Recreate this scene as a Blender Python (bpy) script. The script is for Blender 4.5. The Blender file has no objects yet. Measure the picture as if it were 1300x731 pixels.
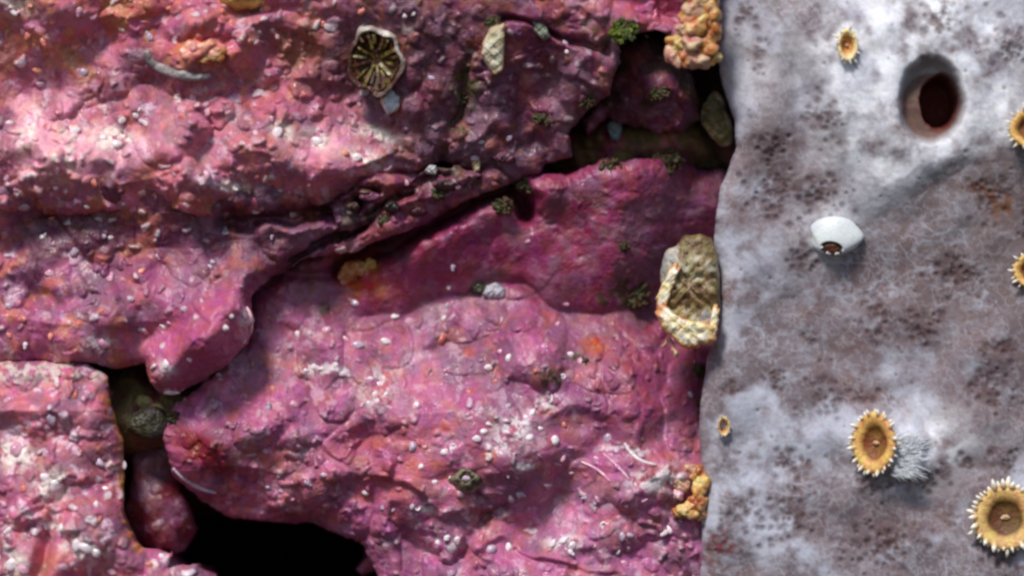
import bpy, math, random
import numpy as np
from mathutils import Vector, Matrix

# ------------------------------------------------------------------ units
# 1 px of the photograph's own grid = 0.1 mm; frame is 13 cm x 7.3 cm of rock
U = 1e-4
DIST = 0.60
CX, CY = 650.0, 365.5
sc = bpy.context.scene
COL = sc.collection

# ------------------------------------------------------------------ camera
cam_d = bpy.data.cameras.new('camera')
cam = bpy.data.objects.new('camera', cam_d)
COL.objects.link(cam)
cam.location = (0, -DIST, 0)
cam.rotation_euler = (math.radians(90), 0, 0)
cam_d.sensor_width = 36
cam_d.lens = 36 * DIST / 0.13
cam_d.clip_start = 0.01
cam_d.clip_end = 50
cam_d.dof.use_dof = True
cam_d.dof.focus_distance = DIST - 0.003
cam_d.dof.aperture_fstop = 7.0
sc.camera = cam

# ------------------------------------------------------------------ light
SUN_EL = math.radians(50)
SUN_AZ = math.radians(-22)        # to the left of the camera's side
world = bpy.data.worlds.new("World")
sc.world = world
world.use_nodes = True
wn = world.node_tree
bg = wn.nodes['Background']
sky = wn.nodes.new('ShaderNodeTexSky')
sky.sky_type = 'NISHITA'
sky.sun_disc = False
sky.sun_elevation = SUN_EL
sky.sun_rotation = math.radians(180) + SUN_AZ * -1
wn.links.new(sky.outputs[0], bg.inputs[0])
bg.inputs[1].default_value = 0.1
sun_d = bpy.data.lights.new('sun', 'SUN')
sun_d.energy = 3.5
sun_d.angle = math.radians(12)
sun_d.color = (1.0, 0.95, 0.88)
sun = bpy.data.objects.new('sun', sun_d)
COL.objects.link(sun)
sdir = Vector((math.sin(SUN_AZ) * math.cos(SUN_EL), -math.cos(SUN_AZ) * math.cos(SUN_EL), math.sin(SUN_EL)))
sun.rotation_euler = sdir.to_track_quat('Z', 'Y').to_euler()
sc.view_settings.view_transform = 'Standard'
sc.view_settings.look = 'None'
sc.view_settings.exposure = -0.05
sc.view_settings.gamma = 1
sc.render.engine = 'CYCLES'
sc.cycles.max_bounces = 5
sc.cycles.use_denoising = True
sc.cycles.filter_width = 2.6

# ------------------------------------------------------------------ numpy noise
def fade(t):
    return t * t * t * (t * (t * 6 - 15) + 10)

def vnoise(X, Y, seed):
    rng = np.random.RandomState(seed)
    T = rng.rand(256, 256) * 2 - 1
    xi = np.floor(X).astype(int); yi = np.floor(Y).astype(int)
    fx = fade(X - xi); fy = fade(Y - yi)
    a = T[yi & 255, xi & 255]; b = T[yi & 255, (xi + 1) & 255]
    c = T[(yi + 1) & 255, xi & 255]; d = T[(yi + 1) & 255, (xi + 1) & 255]
    return (a * (1 - fx) + b * fx) * (1 - fy) + (c * (1 - fx) + d * fx) * fy

def fbm(X, Y, scale, seed, octv=4, gain=0.5):
    s = 0; amp = 1; tot = 0
    x = X / scale; y = Y / scale
    for o in range(octv):
        a = 0.6 + o * 1.1
        s = s + amp * vnoise(x * math.cos(a) - y * math.sin(a) + 17.3 * o, x * math.sin(a) + y * math.cos(a) - 9.1 * o, seed + o * 7)
        tot += amp; amp *= gain; x = x * 2.03; y = y * 2.03
    return s / tot * 1.5

def nodules(X, Y, cell, seed, prob=0.6, r0=0.25, r1=0.55, warp=0.25):
    """rounded warts: height 0..1 and a random number per wart"""
    rng = np.random.RandomState(seed)
    J = rng.rand(5, 256, 256)
    wx = fbm(X, Y, cell * 0.9, seed + 3, 2) * warp; wy = fbm(X, Y, cell * 0.9, seed + 5, 2) * warp
    x = X / cell + wx; y = Y / cell + wy
    xi = np.floor(x).astype(int); yi = np.floor(y).astype(int)
    H = np.zeros_like(X); R = np.zeros_like(X)
    for dy in (-1, 0, 1):
        for dx in (-1, 0, 1):
            cx = xi + dx; cy = yi + dy
            a = cy & 255; b = cx & 255
            px = cx + J[0, a, b]; py = cy + J[1, a, b]
            r = r0 + (r1 - r0) * J[2, a, b]
            asp = 0.75 + 0.5 * J[4, a, b]
            d2 = ((x - px) / asp) ** 2 + ((y - py) * asp) ** 2
            h = np.sqrt(np.clip(1 - d2 / r ** 2, 0, 1)) * (J[3, a, b] < prob) * (r / r1)
            m = h > H
            H = np.where(m, h, H); R = np.where(m, J[4, a, b], R)
    return H, R

def seg_dist(X, Y, pts):
    D = np.full(X.shape, 1e9)
    for (ax, ay), (bx, by) in zip(pts[:-1], pts[1:]):
        vx, vy = bx - ax, by - ay
        t = np.clip(((X - ax) * vx + (Y - ay) * vy) / (vx * vx + vy * vy + 1e-9), 0, 1)
        D = np.minimum(D, (X - ax - t * vx) ** 2 + (Y - ay - t * vy) ** 2)
    return np.sqrt(D)

def poly_sdf(X, Y, poly):
    D = seg_dist(X, Y, poly + [poly[0]])
    ins = np.zeros(X.shape, bool)
    n = len(poly)
    for i in range(n):
        x0, y0 = poly[i]; x1, y1 = poly[(i + 1) % n]
        c = ((y0 > Y) != (y1 > Y)) & (X < (x1 - x0) * (Y - y0) / (y1 - y0 + 1e-12) + x0)
        ins ^= c
    return np.where(ins, D, -D)

def G(X, Y, cx, cy, sx, sy, a=0):
    a = math.radians(a)
    dx = X - cx; dy = Y - cy
    u = dx * math.cos(a) + dy * math.sin(a); v = -dx * math.sin(a) + dy * math.cos(a)
    return np.exp(-(u / sx) ** 2 - (v / sy) ** 2)

def crease(X, Y, pts, w, seed=1, wob=6):
    x = X + fbm(X, Y, 30, seed, 3) * wob; y = Y + fbm(X, Y, 30, seed + 50, 3) * wob
    return np.exp(-(seg_dist(x, y, pts) / w) ** 2)

def ledge(X, Y, pts, seed=1, wob=7, below=60):
    """1 just above a line, sharply 0 below it, fading upwards: a small overhang-like step (lit top, dark lip)"""
    x = X + fbm(X, Y, 30, seed, 3) * wob; y = Y + fbm(X, Y, 30, seed + 50, 3) * wob
    xs = np.array([p[0] for p in pts], float); ys = np.array([p[1] for p in pts], float)
    ly = np.interp(x, xs, ys)
    t = ly - y
    edge = np.clip((x - xs[0]) / 30, 0, 1) * np.clip((xs[-1] - x) / 30, 0, 1)
    return 0.62 * sstep(-5, 5, t) * np.exp(-np.clip(t, 0, None) / below) * edge

def sstep(a, b, v):
    t = np.clip((v - a) / (b - a), 0, 1)
    return t * t * (3 - 2 * t)

def lin(c):
    c = np.array(c, float) / 255
    return np.where(c <= 0.04045, c / 12.92, ((c + 0.055) / 1.055) ** 2.4)

def mixc(C, col, m):
    return C * (1 - m[..., None]) + lin(col) * m[..., None]

# ------------------------------------------------------------------ materials
def principled(name, col=(0.5, 0.5, 0.5), rough=0.5, spec=0.5):
    m = bpy.data.materials.new(name); m.use_nodes = True
    b = m.node_tree.nodes['Principled BSDF']
    b.inputs['Base Color'].default_value = (*col, 1)
    b.inputs['Roughness'].default_value = rough
    b.inputs['Specular IOR Level'].default_value = spec
    return m, m.node_tree, b

def surf_mat(name, rough=(0.28, 0.6), spec=0.5, vscale=900, vamt=0.5, bumps=((1300, 0.0005), (3500, 0.00022)), base=None, c2=None, sss=0.0, spots=None, coat=0.0):
    """procedural skin: colour map of the thing's own pigment (or a base colour), broken up by noise; noise roughness and bump"""
    m, nt, b = principled(name, spec=spec)
    N = nt.nodes.new; L = nt.links.new
    tc = N('ShaderNodeTexCoord')
    if base is None:
        at = N('ShaderNodeAttribute'); at.attribute_name = 'pigment'; colout = at.outputs['Color']
    else:
        rgb = N('ShaderNodeRGB'); rgb.outputs[0].default_value = (*lin(base), 1); colout = rgb.outputs[0]
        if c2 is not None:
            n0 = N('ShaderNodeTexNoise'); n0.inputs['Scale'].default_value = vscale * 0.6; n0.inputs['Detail'].default_value = 3
            L(tc.outputs['Object'], n0.inputs['Vector'])
            rp = N('ShaderNodeValToRGB'); rp.color_ramp.elements[0].position = 0.42; rp.color_ramp.elements[1].position = 0.6
            L(n0.outputs['Fac'], rp.inputs[0])
            mx0 = N('ShaderNodeMix'); mx0.data_type = 'RGBA'
            L(rp.outputs[0], mx0.inputs[0]); L(colout, mx0.inputs[6]); mx0.inputs[7].default_value = (*lin(c2), 1)
            colout = mx0.outputs[2]
    n1 = N('ShaderNodeTexNoise'); n1.inputs['Scale'].default_value = vscale; n1.inputs['Detail'].default_value = 5; n1.inputs['Roughness'].default_value = 0.65
    L(tc.outputs['Object'], n1.inputs['Vector'])
    mr = N('ShaderNodeMapRange'); mr.inputs[1].default_value = 0.3; mr.inputs[2].default_value = 0.7
    mr.inputs[3].default_value = 1 - vamt; mr.inputs[4].default_value = 1 + vamt
    L(n1.outputs['Fac'], mr.inputs[0])
    hsv = N('ShaderNodeHueSaturation')
    L(colout, hsv.inputs['Color']); L(mr.outputs[0], hsv.inputs['Value'])
    n2 = N('ShaderNodeTexNoise'); n2.inputs['Scale'].default_value = vscale * 0.45; n2.inputs['Detail'].default_value = 3
    L(tc.outputs['Object'], n2.inputs['Vector'])
    mh = N('ShaderNodeMapRange'); mh.inputs[1].default_value = 0.3; mh.inputs[2].default_value = 0.7
    mh.inputs[3].default_value = 0.47; mh.inputs[4].default_value = 0.53
    L(n2.outputs['Fac'], mh.inputs[0]); L(mh.outputs[0], hsv.inputs['Hue'])
    colout = hsv.outputs[0]
    L(colout, b.inputs['Base Color'])
    n3 = N('ShaderNodeTexNoise'); n3.inputs['Scale'].default_value = 700; n3.inputs['Detail'].default_value = 4
    L(tc.outputs['Object'], n3.inputs['Vector'])
    mrr = N('ShaderNodeMapRange'); mrr.inputs[1].default_value = 0.35; mrr.inputs[2].default_value = 0.65
    mrr.inputs[3].default_value = rough[0]; mrr.inputs[4].default_value = rough[1]
    L(n3.outputs['Fac'], mrr.inputs[0]); L(mrr.outputs[0], b.inputs['Roughness'])
    prev = None
    for s, dist in bumps:
        nn = N('ShaderNodeTexNoise'); nn.inputs['Scale'].default_value = s; nn.inputs['Detail'].default_value = 3
        L(tc.outputs['Object'], nn.inputs['Vector'])
        bp = N('ShaderNodeBump'); bp.inputs['Strength'].default_value = 0.8; bp.inputs['Distance'].default_value = dist
        L(nn.outputs['Fac'], bp.inputs['Height'])
        if prev: L(prev.outputs[0], bp.inputs['Normal'])
        prev = bp
    if prev: L(prev.outputs[0], b.inputs['Normal'])
    if sss:
        b.inputs['Subsurface Weight'].default_value = sss
        b.inputs['Subsurface Radius'].default_value = (1, 0.7, 0.5)
        b.inputs['Subsurface Scale'].default_value = 0.0012
    if coat:
        b.inputs['Coat Weight'].default_value = coat; b.inputs['Coat Roughness'].default_value = 0.12
    return m

# ------------------------------------------------------------------ tagging
def tag(o, label=None, cat=None, group=None, kind=None):
    if label: o['label'] = label
    if cat: o['category'] = cat
    if group: o['group'] = group
    if kind: o['kind'] = kind
    return o

SHEETS = []

def sheet(name, mat, bbox, step, hfun, cfun, poly=None, R=30, edge_noise=6, depth=200, base=0, undercut=0.3, seed=0, flatten=1.0):
    """one solid-looking rock or sponge face: relief over its outline, rounded at the rim, walls running back into the cliff"""
    x0, y0, x1, y1 = bbox
    xs = np.arange(x0, x1 + step, step, float); ys = np.arange(y0, y1 + step, step, float)
    X, Y = np.meshgrid(xs, ys)
    h = hfun(X, Y)
    C = cfun(X, Y, h)
    PX, PY = X.copy(), Y.copy()
    keep = np.ones(X.shape, bool)
    if poly is not None:
        d = poly_sdf(X, Y, poly)
        d = d + fbm(X, Y, 45, seed + 900, 4, 0.6) * edge_noise
        dd = np.clip(d, 0, R)
        h = h - R * (1 - np.sqrt(np.clip(1 - ((R - dd) / R) ** 2, 0, 1))) * flatten
        gy, gx = np.gradient(d, step)
        gl = np.sqrt(gx ** 2 + gy ** 2) + 1e-6
        out = d < 0
        skirt = step * 7
        t = np.clip(-d / skirt, 0, 1.3)
        mv = np.where(out, -d, 0) + np.where(out, t * depth * undercut, 0)
        PX = X + gx / gl * mv; PY = Y + gy / gl * mv
        h = np.where(out, h - t * depth, h)
        keep = d > -skirt * 1.3
    f = (DIST - base * U) / DIST
    ny, nx = X.shape
    V = np.stack([(PX - CX) * U * f, -h * U, (CY - PY) * U * f], -1).reshape(-1, 3)
    idx = np.arange(nx * ny).reshape(ny, nx)
    q = keep[:-1, :-1] & keep[1:, :-1] & keep[:-1, 1:] & keep[1:, 1:]
    F = np.stack([idx[:-1, :-1][q], idx[1:, :-1][q], idx[1:, 1:][q], idx[:-1, 1:][q]], -1)
    used = np.zeros(nx * ny, bool); used[F.ravel()] = True
    remap = np.cumsum(used) - 1
    V = V[used]; F = remap[F]; Cc = C.reshape(-1, 3)[used]
    me = bpy.data.meshes.new(name)
    me.vertices.add(len(V)); me.vertices.foreach_set('co', V.ravel().astype(np.float32))
    me.loops.add(F.size); me.loops.foreach_set('vertex_index', F.ravel().astype(np.int32))
    me.polygons.add(len(F))
    me.polygons.foreach_set('loop_start', np.arange(0, F.size, 4, dtype=np.int32))
    me.polygons.foreach_set('loop_total', np.full(len(F), 4, np.int32))
    me.polygons.foreach_set('use_smooth', np.ones(len(F), bool))
    at = me.color_attributes.new('pigment', 'FLOAT_COLOR', 'POINT')
    at.data.foreach_set('color', np.concatenate([np.clip(Cc, 0, 1), np.ones((len(Cc), 1))], 1).ravel().astype(np.float32))
    me.update(calc_edges=True); me.validate()
    me.materials.append(mat)
    o = bpy.data.objects.new(name, me); COL.objects.link(o)
    hs = h.copy()
    if poly is not None: hs[d < 0] = -1e4
    SHEETS.append((o, x0, y0, step, hs, f))
    return o

def surf_h(px, py, only=None):
    """height (px) of the front-most surface met at a point of the picture plane"""
    best = -1e9
    for o, x0, y0, st, hs, f in SHEETS:
        if only is not None and o not in only: continue
        h = 0.0
        for _ in range(3):
            g = (DIST - h * U) / DIST / f
            qx = (px - CX) * g + CX; qy = (py - CY) * g + CY
            i = int(round((qy - y0) / st)); j = int(round((qx - x0) / st))
            if not (0 <= i < hs.shape[0] and 0 <= j < hs.shape[1]): h = -1e9; break
            h = hs[i, j]
            if h < -5000: break
        best = max(best, h)
    return best

def pos(px, py, h):
    g = (DIST - h * U) / DIST
    return Vector(((px - CX) * U * g, -h * U, (CY - py) * U * g))

def spos(px, py, lift=0, only=None):
    return pos(px, py, surf_h(px, py, only) + lift)

# ==================================================================
#  COLOURS OF THE CRUSTS
# ==================================================================
PINK = (180, 90, 138); MAG = (150, 58, 98); SALMON = (206, 116, 130); LILAC = (150, 116, 138)
PURP = (122, 70, 100); ORANGE = (214, 118, 62); PALE = (222, 190, 208); WHITE = (232, 222, 230)
OLIVE = (96, 88, 52); BROWN = (96, 58, 44); RUST = (150, 74, 44)

def crust(X, Y, seed, base=PINK, salmon=0.4, lilac=0.5, orange=0.3, pale=0.5, mag=0.3, brown=0.15):
    C = np.zeros(X.shape + (3,)) + lin(base)
    n = lambda s, k, o=4, g=0.55: fbm(X, Y, s, seed + k, o, g)
    C = mixc(C, MAG, sstep(0.0, 0.5, n(70, 1)) * mag)
    C = mixc(C, SALMON, sstep(0.0, 0.45, n(60, 2)) * salmon)
    C = mixc(C, LILAC, sstep(0.05, 0.5, n(34, 3)) * lilac)
    C = mixc(C, (112, 62, 92), sstep(0.0, 0.45, n(85, 8, 4, .6)) * 0.5)
    C = mixc(C, (120, 92, 112), sstep(0.15, 0.5, n(44, 9, 4, .6)) * 0.5)
    C = mixc(C, ORANGE, sstep(0.28, 0.55, n(26, 4)) * orange)
    C = mixc(C, BROWN, sstep(0.3, 0.6, n(20, 5)) * brown)
    C = mixc(C, PALE, sstep(0.32, 0.6, n(16, 6, 5, 0.65)) * pale)
    return C

def speckle(X, Y, C, seed, cell=16, prob=0.3, amt=0.85, where=None):
    """warts capped with white or pale crust that also paints in wet sparkle"""
    H, Rn = nodules(X, Y, cell, seed, prob, 0.14, 0.34)
    m = sstep(0.3, 0.7, H) * amt * .8 * (0.35 + 0.65 * (Rn > 0.45))
    if where is not None: m = m * where
    return mixc(C, WHITE, m), H * (1 if where is None else where)

def rough_rock(X, Y, seed, big=26, lump=11, wart=5, fine=2.4):
    h = fbm(X, Y, 150, seed, 3) * big
    h = h + fbm(X, Y, 52, seed + 11, 2, 0.4) * lump * 0.95
    n1, _ = nodules(X, Y, 34, seed + 21, 0.55, 0.25, 0.6)
    n0, _ = nodules(X, Y, 74, seed + 25, 0.6, 0.3, 0.7)
    h = h + n0 * big * 0.95
    n2, _ = nodules(X, Y, 15, seed + 31, 0.5, 0.2, 0.55)
    msk = sstep(-0.3, 0.4, fbm(X, Y, 90, seed + 41, 2))
    h = h + n1 * wart * 1.5 * msk + n2 * wart * 0.85 * (0.35 + 0.65 * msk)
    h = h + fbm(X, Y, 11, seed + 51, 2, 0.5) * fine * 0.3
    # pits
    p, _ = nodules(X, Y, 27, seed + 61, 0.3, 0.1, 0.3)
    return h - p * 2.5

M_ROCK = surf_mat('coralline_crust', rough=(0.24, 0.7), spec=0.45, vscale=1100, vamt=0.22, bumps=((1100, 0.00026), (3000, 0.0001)))
M_DARK = surf_mat('shaded_crust', rough=(0.4, 0.8), spec=0.3, vscale=700, vamt=0.4)
M_SPONGE = surf_mat('sponge_skin', rough=(0.55, 0.85), spec=0.25, vscale=2000, vamt=0.1, bumps=((2200, 0.00005),), sss=0.45)

# ================= the cliff behind everything
def h_back(X, Y):
    h = -170 + fbm(X, Y, 120, 5, 4) * 40 + fbm(X, Y, 25, 8, 3) * 10
    h = h + 110 * G(X, Y, 830, 180, 130, 60)
    h = h - 500 * np.maximum(G(X, Y, 350, 735, 150, 70) ** 0.6, 0)
    h = h + 165 * G(X, Y, 185, 515, 95, 75)
    return h
def c_back(X, Y, h):
    C = crust(X, Y, 77, base=(120, 40, 66), salmon=0.1, lilac=0.2, orange=0.2, pale=0.15, brown=0.6)
    C = mixc(C, (128, 116, 76), np.clip(G(X, Y, 185, 510, 70, 60) * 1.8, 0, 0.92) * sstep(-.6, .2, fbm(X, Y, 22, 10, 3)))
    C = mixc(C, (70, 70, 40), sstep(0.1, 0.5, fbm(X, Y, 40, 9, 3)) * 0.5 * (X > 560))
    C = mixc(C, (104, 92, 50), np.clip(G(X, Y, 830, 180, 120, 60) * 1.4, 0, .8) * sstep(-.3, .2, fbm(X, Y, 18, 12, 4)))
    C = mixc(C, (14, 10, 12), np.clip(G(X, Y, 350, 725, 150, 70) * 2.5, 0, 0.95))  # shade of the deep hole, painted near black
    return C
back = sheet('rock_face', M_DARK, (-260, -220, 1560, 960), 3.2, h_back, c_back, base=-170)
tag(back, 'dark red and olive crusted rock deep behind the pink ledges', None, None, 'structure')

# ================= central pink boulder
P_C = [(203, 548), (222, 514), (262, 476), (298, 440), (306, 400), (312, 360), (420, 300), (520, 268), (600, 232), (660, 224), (720, 226), (770, 200), (850, 196), (890, 212), (960, 215), (1000, 300), (1000, 960), (478, 960), (482, 745), (455, 690), (400, 672), (330, 664), (270, 650), (226, 618), (207, 580)]
def h_centre(X, Y):
    X0, Y0 = X, Y
    Y = Y + fbm(X, Y, 150, 131, 3) * 34; X = X + fbm(X, Y, 150, 132, 3) * 20
    h = np.interp(Y, [180, 250, 375, 430, 520, 600, 660, 731, 900], [22, 14, -52, -34, 22, 30, 4, 20, 60])
    h = h * sstep(300, 520, X + 0 * Y) + (1 - sstep(300, 520, X + 0 * Y)) * np.interp(Y, [340, 400, 560, 610, 665], [-40, -30, 30, 24, -30])
    h = h - 85 * sstep(770, 905, X + 0 * Y) * (1 - 0.9 * sstep(560, 620, Y + 0 * X))
    h = h + 32 * G(X, Y, 690, 470, 60, 50) + 22 * G(X, Y, 640, 560, 80, 60) + 26 * G(X, Y, 800, 640, 100, 55, -10)
    h = h - 34 * G(X, Y, 700, 628, 22, 70, 38) - 26 * G(X, Y, 455, 560, 40, 14, -25) - 12 * G(X, Y, 560, 425, 26, 14)
    h = h + 18 * G(X, Y, 540, 420, 16, 14) + 20 * G(X, Y, 350, 540, 90, 60)
    h = h - 100 * crease(X0, Y0, [(440, 338), (475, 318), (530, 286), (600, 252), (650, 238), (668, 262)], 15, 2)
    h = h - 16 * crease(X0, Y0, [(308, 440), (316, 380), (350, 350), (440, 345)], 9, 6)
    h = h - 5 * crease(X, Y, [(330, 372), (405, 390), (470, 398), (520, 372), (600, 366), (700, 378), (790, 380)], 8, 3)
    h = h - 14 * crease(X, Y, [(500, 640), (590, 700), (620, 660), (640, 640)], 6, 8)
    h = h + 16 * ledge(X, Y, [(460, 600), (520, 618), (560, 648), (640, 650)], 15, 6, 30)
    h = h + 14 * ledge(X, Y, [(570, 610), (620, 625), (670, 622)], 16, 4, 22)
    h = h + 12 * ledge(X, Y, [(590, 705), (640, 690), (700, 715), (790, 730)], 17, 6, 26)
    h = h + 14 * ledge(X, Y, [(385, 575), (430, 585), (470, 555), (500, 545)], 18, 5, 26)
    lowm = 0.35 + 0.65 * sstep(370, 430, Y + 0 * X)
    X, Y = X0, Y0
    return h + rough_rock(X, Y, 101, 14, 10, 5.5, 1.6) * lowm + nodules(X, Y, 16, 141, 0.3, 0.14, 0.34)[0] * 5 * lowm
def c_centre(X, Y, h):
    C = crust(X, Y, 110, base=(182, 98, 140), salmon=0.36, lilac=0.5, orange=0.2, pale=0.35, mag=0.35)
    up = 1 - sstep(350, 430, Y + fbm(X, Y, 40, 7, 3) * 26)
    rt = sstep(690, 800, X + 0 * Y) * (1 - sstep(520, 600, Y + 0 * X))
    C2 = crust(X, Y, 120, base=(140, 50, 88), salmon=0.08, lilac=0.35, orange=0.08, pale=0.12, mag=0.4, brown=0.35)  # down-facing top and receding side: shade painted in as a darker crust
    m = np.clip(up + rt * 0.75, 0, 1)
    C = C * (1 - m[..., None]) + C2 * m[..., None]
    C = mixc(C, (128, 26, 40), np.clip(G(X, Y, 260, 572, 40, 19, 35) * 1.7, 0, 0.92))
    for cx, cy, r, a in ((455, 350, 24, 0.9), (478, 362, 15, 0.8), (432, 322, 9, .8), (755, 440, 13, .8), (596, 447, 7, .9), (560, 540, 9, .7), (622, 575, 7, .8), (500, 590, 40, .4), (840, 600, 24, .3)):
        C = mixc(C, (190, 82, 26), np.clip(G(X, Y, cx, cy, r, r * .8) * 1.7, 0, a) * (0.55 + 0.45 * sstep(-.3, .3, fbm(X, Y, 9, 44, 3))))
    for cx, cy, r in ((800, 372, 24), (790, 312, 9), (770, 380, 9), (815, 385, 12), (735, 455, 8), (410, 392, 7), (700, 480, 14)):
        C = mixc(C, (62, 60, 24), np.clip(G(X, Y, cx, cy, r, r * .8) * 1.6, 0, .85) * sstep(-.35, .15, fbm(X, Y, 8, 45, 3)))
    w = np.clip(sstep(390, 440, Y + 0 * X) * (1 - 0.8 * rt), 0, 1)
    clus = np.clip(0.35 + 1.2 * (G(X, Y, 640, 560, 70, 55) + G(X, Y, 690, 560, 40, 40) + G(X, Y, 760, 660, 90, 30) + G(X, Y, 480, 490, 30, 24) + G(X, Y, 400, 470, 36, 12) + G(X, Y, 830, 560, 50, 26)), 0, 1)
    C, _ = speckle(X, Y, C, 141, 16, 0.3, 0.85, w * clus)
    for cx, cy, sx, sy in ((650, 540, 22, 16), (635, 562, 15, 9), (480, 492, 16, 20), (408, 468, 26, 7), (700, 508, 16, 8), (820, 610, 22, 10), (845, 605, 20, 14), (790, 570, 30, 5), (560, 690, 22, 6), (715, 688, 20, 9), (665, 590, 10, 5), (375, 508, 0.1, 0.1), (555, 645, 18, 4)):
        C = mixc(C, (226, 214, 220), np.clip(G(X, Y, cx, cy, sx, sy) * 1.6, 0, .9) * sstep(-.25, .3, fbm(X, Y, 8, 46, 4, .65)))
    return C
central = sheet('boulder', M_ROCK, (190, 150, 1010, 960), 1.5, h_centre, c_centre, P_C, R=34, edge_noise=7, depth=230, base=0, undercut=0.12, seed=1)
tag(central, 'large bright pink boulder below the diagonal dark crack, against the grey sponge', 'rock', 'pink crusted rocks')

# ================= middle left slab with the rounded lobe
P_M = [(-200, 220), (330, 225), (470, 215), (560, 215), (640, 205), (655, 232), (600, 250), (535, 285), (455, 318), (390, 330), (340, 350), (320, 376), (324, 404), (314, 434), (288, 462), (256, 484), (226, 500), (204, 498), (190, 484), (184, 462), (150, 470), (120, 462), (60, 462), (-200, 455)]
def h_mid(X, Y):
    X0, Y0 = X, Y
    Y = Y + fbm(X, Y, 130, 231, 3) * 20 * (Y < 600)
    h = 16 + np.interp(Y, [220, 265, 325, 400, 450, 520], [50, 38, 4, 34, 18, 4]) * (1 - sstep(300, 420, X + 0 * Y))
    h = h - 10 * sstep(300, 500, X + 0 * Y) 
    h = h + 52 * G(X, Y, 258, 435, 74, 30, -38) - 24 * G(X, Y, 180, 430, 26, 40, 20)
    h = h - 26 * G(X, Y, 62, 378, 26, 12, -15) - 20 * G(X, Y, 60, 300, 60, 22)
    h = h - 46 * crease(X0, Y0, [(318, 385), (328, 355), (372, 332), (415, 306), (460, 280), (525, 240)], 6, 32) - 46 * crease(X0, Y0, [(290, 278), (350, 280), (420, 268), (470, 246)], 9, 36)
    h = h + 14 * ledge(X, Y, [(330, 300), (380, 310), (440, 290), (520, 258), (600, 235)], 33, 8, 22)
    h = h + 14 * ledge(X, Y, [(20, 300), (60, 292), (110, 318), (150, 330)], 34, 6, 22)
    X, Y = X0, Y0
    return h + rough_rock(X, Y, 201, 16, 14, 7.5, 2.8) + nodules(X, Y, 17, 241, 0.22, 0.14, 0.34)[0] * 5
def c_mid(X, Y, h):
    C = crust(X, Y, 210, base=(164, 84, 122), salmon=0.5, lilac=0.45, orange=0.45, pale=0.35, mag=0.3, brown=0.3)
    dk = (1 - sstep(300, 345, Y + fbm(X, Y, 50, 18, 3) * 20)) * sstep(-40, 60, X + 0 * Y) + sstep(230, 330, X + 0 * Y) * (1 - sstep(350, 390, Y + 0 * X))  # shade under the overhang and by the crack, painted as darker crust
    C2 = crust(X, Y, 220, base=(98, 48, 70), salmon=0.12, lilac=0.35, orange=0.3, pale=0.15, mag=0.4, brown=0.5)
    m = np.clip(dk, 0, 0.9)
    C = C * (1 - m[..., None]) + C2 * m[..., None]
    C = mixc(C, (186, 84, 128), np.clip(G(X, Y, 262, 420, 70, 40, -35) * 1.2, 0, .7))
    C, _ = speckle(X, Y, C, 241, 17, 0.22, 0.75)
    for cx, cy, sx, sy in ((212, 468, 12, 10), (130, 435, 16, 9), (312, 404, 5, 16), (225, 497, 16, 4), (90, 320, 8, 7)):
        C = mixc(C, (226, 205, 214), np.clip(G(X, Y, cx, cy, sx, sy) * 1.6, 0, .85) * sstep(-.3, .2, fbm(X, Y, 8, 47, 4, .65)))
    return C
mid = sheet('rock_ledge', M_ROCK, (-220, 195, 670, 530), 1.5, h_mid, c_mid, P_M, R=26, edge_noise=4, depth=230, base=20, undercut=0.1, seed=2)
tag(mid, 'purplish pink middle ledge ending in a smooth rounded lobe over the olive gap', 'rock', 'pink crusted rocks')

# ================= lower left boulder
P_L = [(-200, 452), (20, 455), (60, 452), (108, 458), (134, 480), (142, 520), (158, 560), (156, 610), (160, 655), (180, 695), (215, 705), (212, 722), (250, 716), (272, 735), (300, 960), (-200, 960)]
def h_low(X, Y):
    h = 40 + np.interp(Y, [450, 475, 520, 545, 600, 731, 850], [-30, -4, 16, -2, 22, 40, 60])
    h = h - 30 * G(X, Y, 60, 700, 10, 50, 12) + 16 * G(X, Y, 110, 690, 50, 40)
    h = h + 14 * ledge(X, Y, [(0, 548), (50, 545), (100, 555), (150, 545)], 41, 6, 26)
    h = h + 12 * ledge(X, Y, [(-20, 640), (30, 655), (70, 640), (150, 660)], 42, 8, 26)
    return h + rough_rock(X, Y, 301, 12, 14, 7.5, 2.8) + nodules(X, Y, 22, 341, 0.3, 0.16, 0.4)[0] * 6
def c_low(X, Y, h):
    C = crust(X, Y, 310, base=(192, 100, 138), salmon=0.7, lilac=0.45, orange=0.3, pale=0.75, mag=0.2)
    C, _ = speckle(X, Y, C, 341, 22, 0.3, 0.85)
    rim = G(X, Y, 50, 470, 160, 13)
    C = mixc(C, (206, 192, 184), np.clip(rim * 1.3, 0, .9) * sstep(-.35, .15, fbm(X, Y, 9, 48, 4, .65)))
    e = np.exp(-(seg_dist(X, Y, [(134, 486), (142, 520), (158, 560), (156, 610), (160, 655), (180, 695)]) / 5) ** 2)
    C = mixc(C, (214, 140, 66), np.clip(e, 0, .85) * sstep(-.5, .1, fbm(X, Y, 12, 49, 3)))
    for cx, cy, sx, sy in ((70, 615, 18, 20), (110, 692, 28, 12), (20, 575, 22, 16), (12, 680, 8, 16), (60, 660, 26, 5), (148, 590, 10, 7), (18, 712, 22, 16), (205, 712, 12, 5)):
        C = mixc(C, (236, 222, 216), np.clip(G(X, Y, cx, cy, sx, sy, 20) * 1.6, 0, .9) * sstep(-.4, .2, fbm(X, Y, 10, 50, 4, .65)))
    return C
low = sheet('boulder', M_ROCK, (-220, 450, 320, 960), 1.5, h_low, c_low, P_L, R=24, edge_noise=5, depth=230, base=45, undercut=0.08, seed=3)
tag(low, 'lower pale pink boulder with a whitish crest and thin orange edge', 'rock', 'pink crusted rocks')

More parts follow.
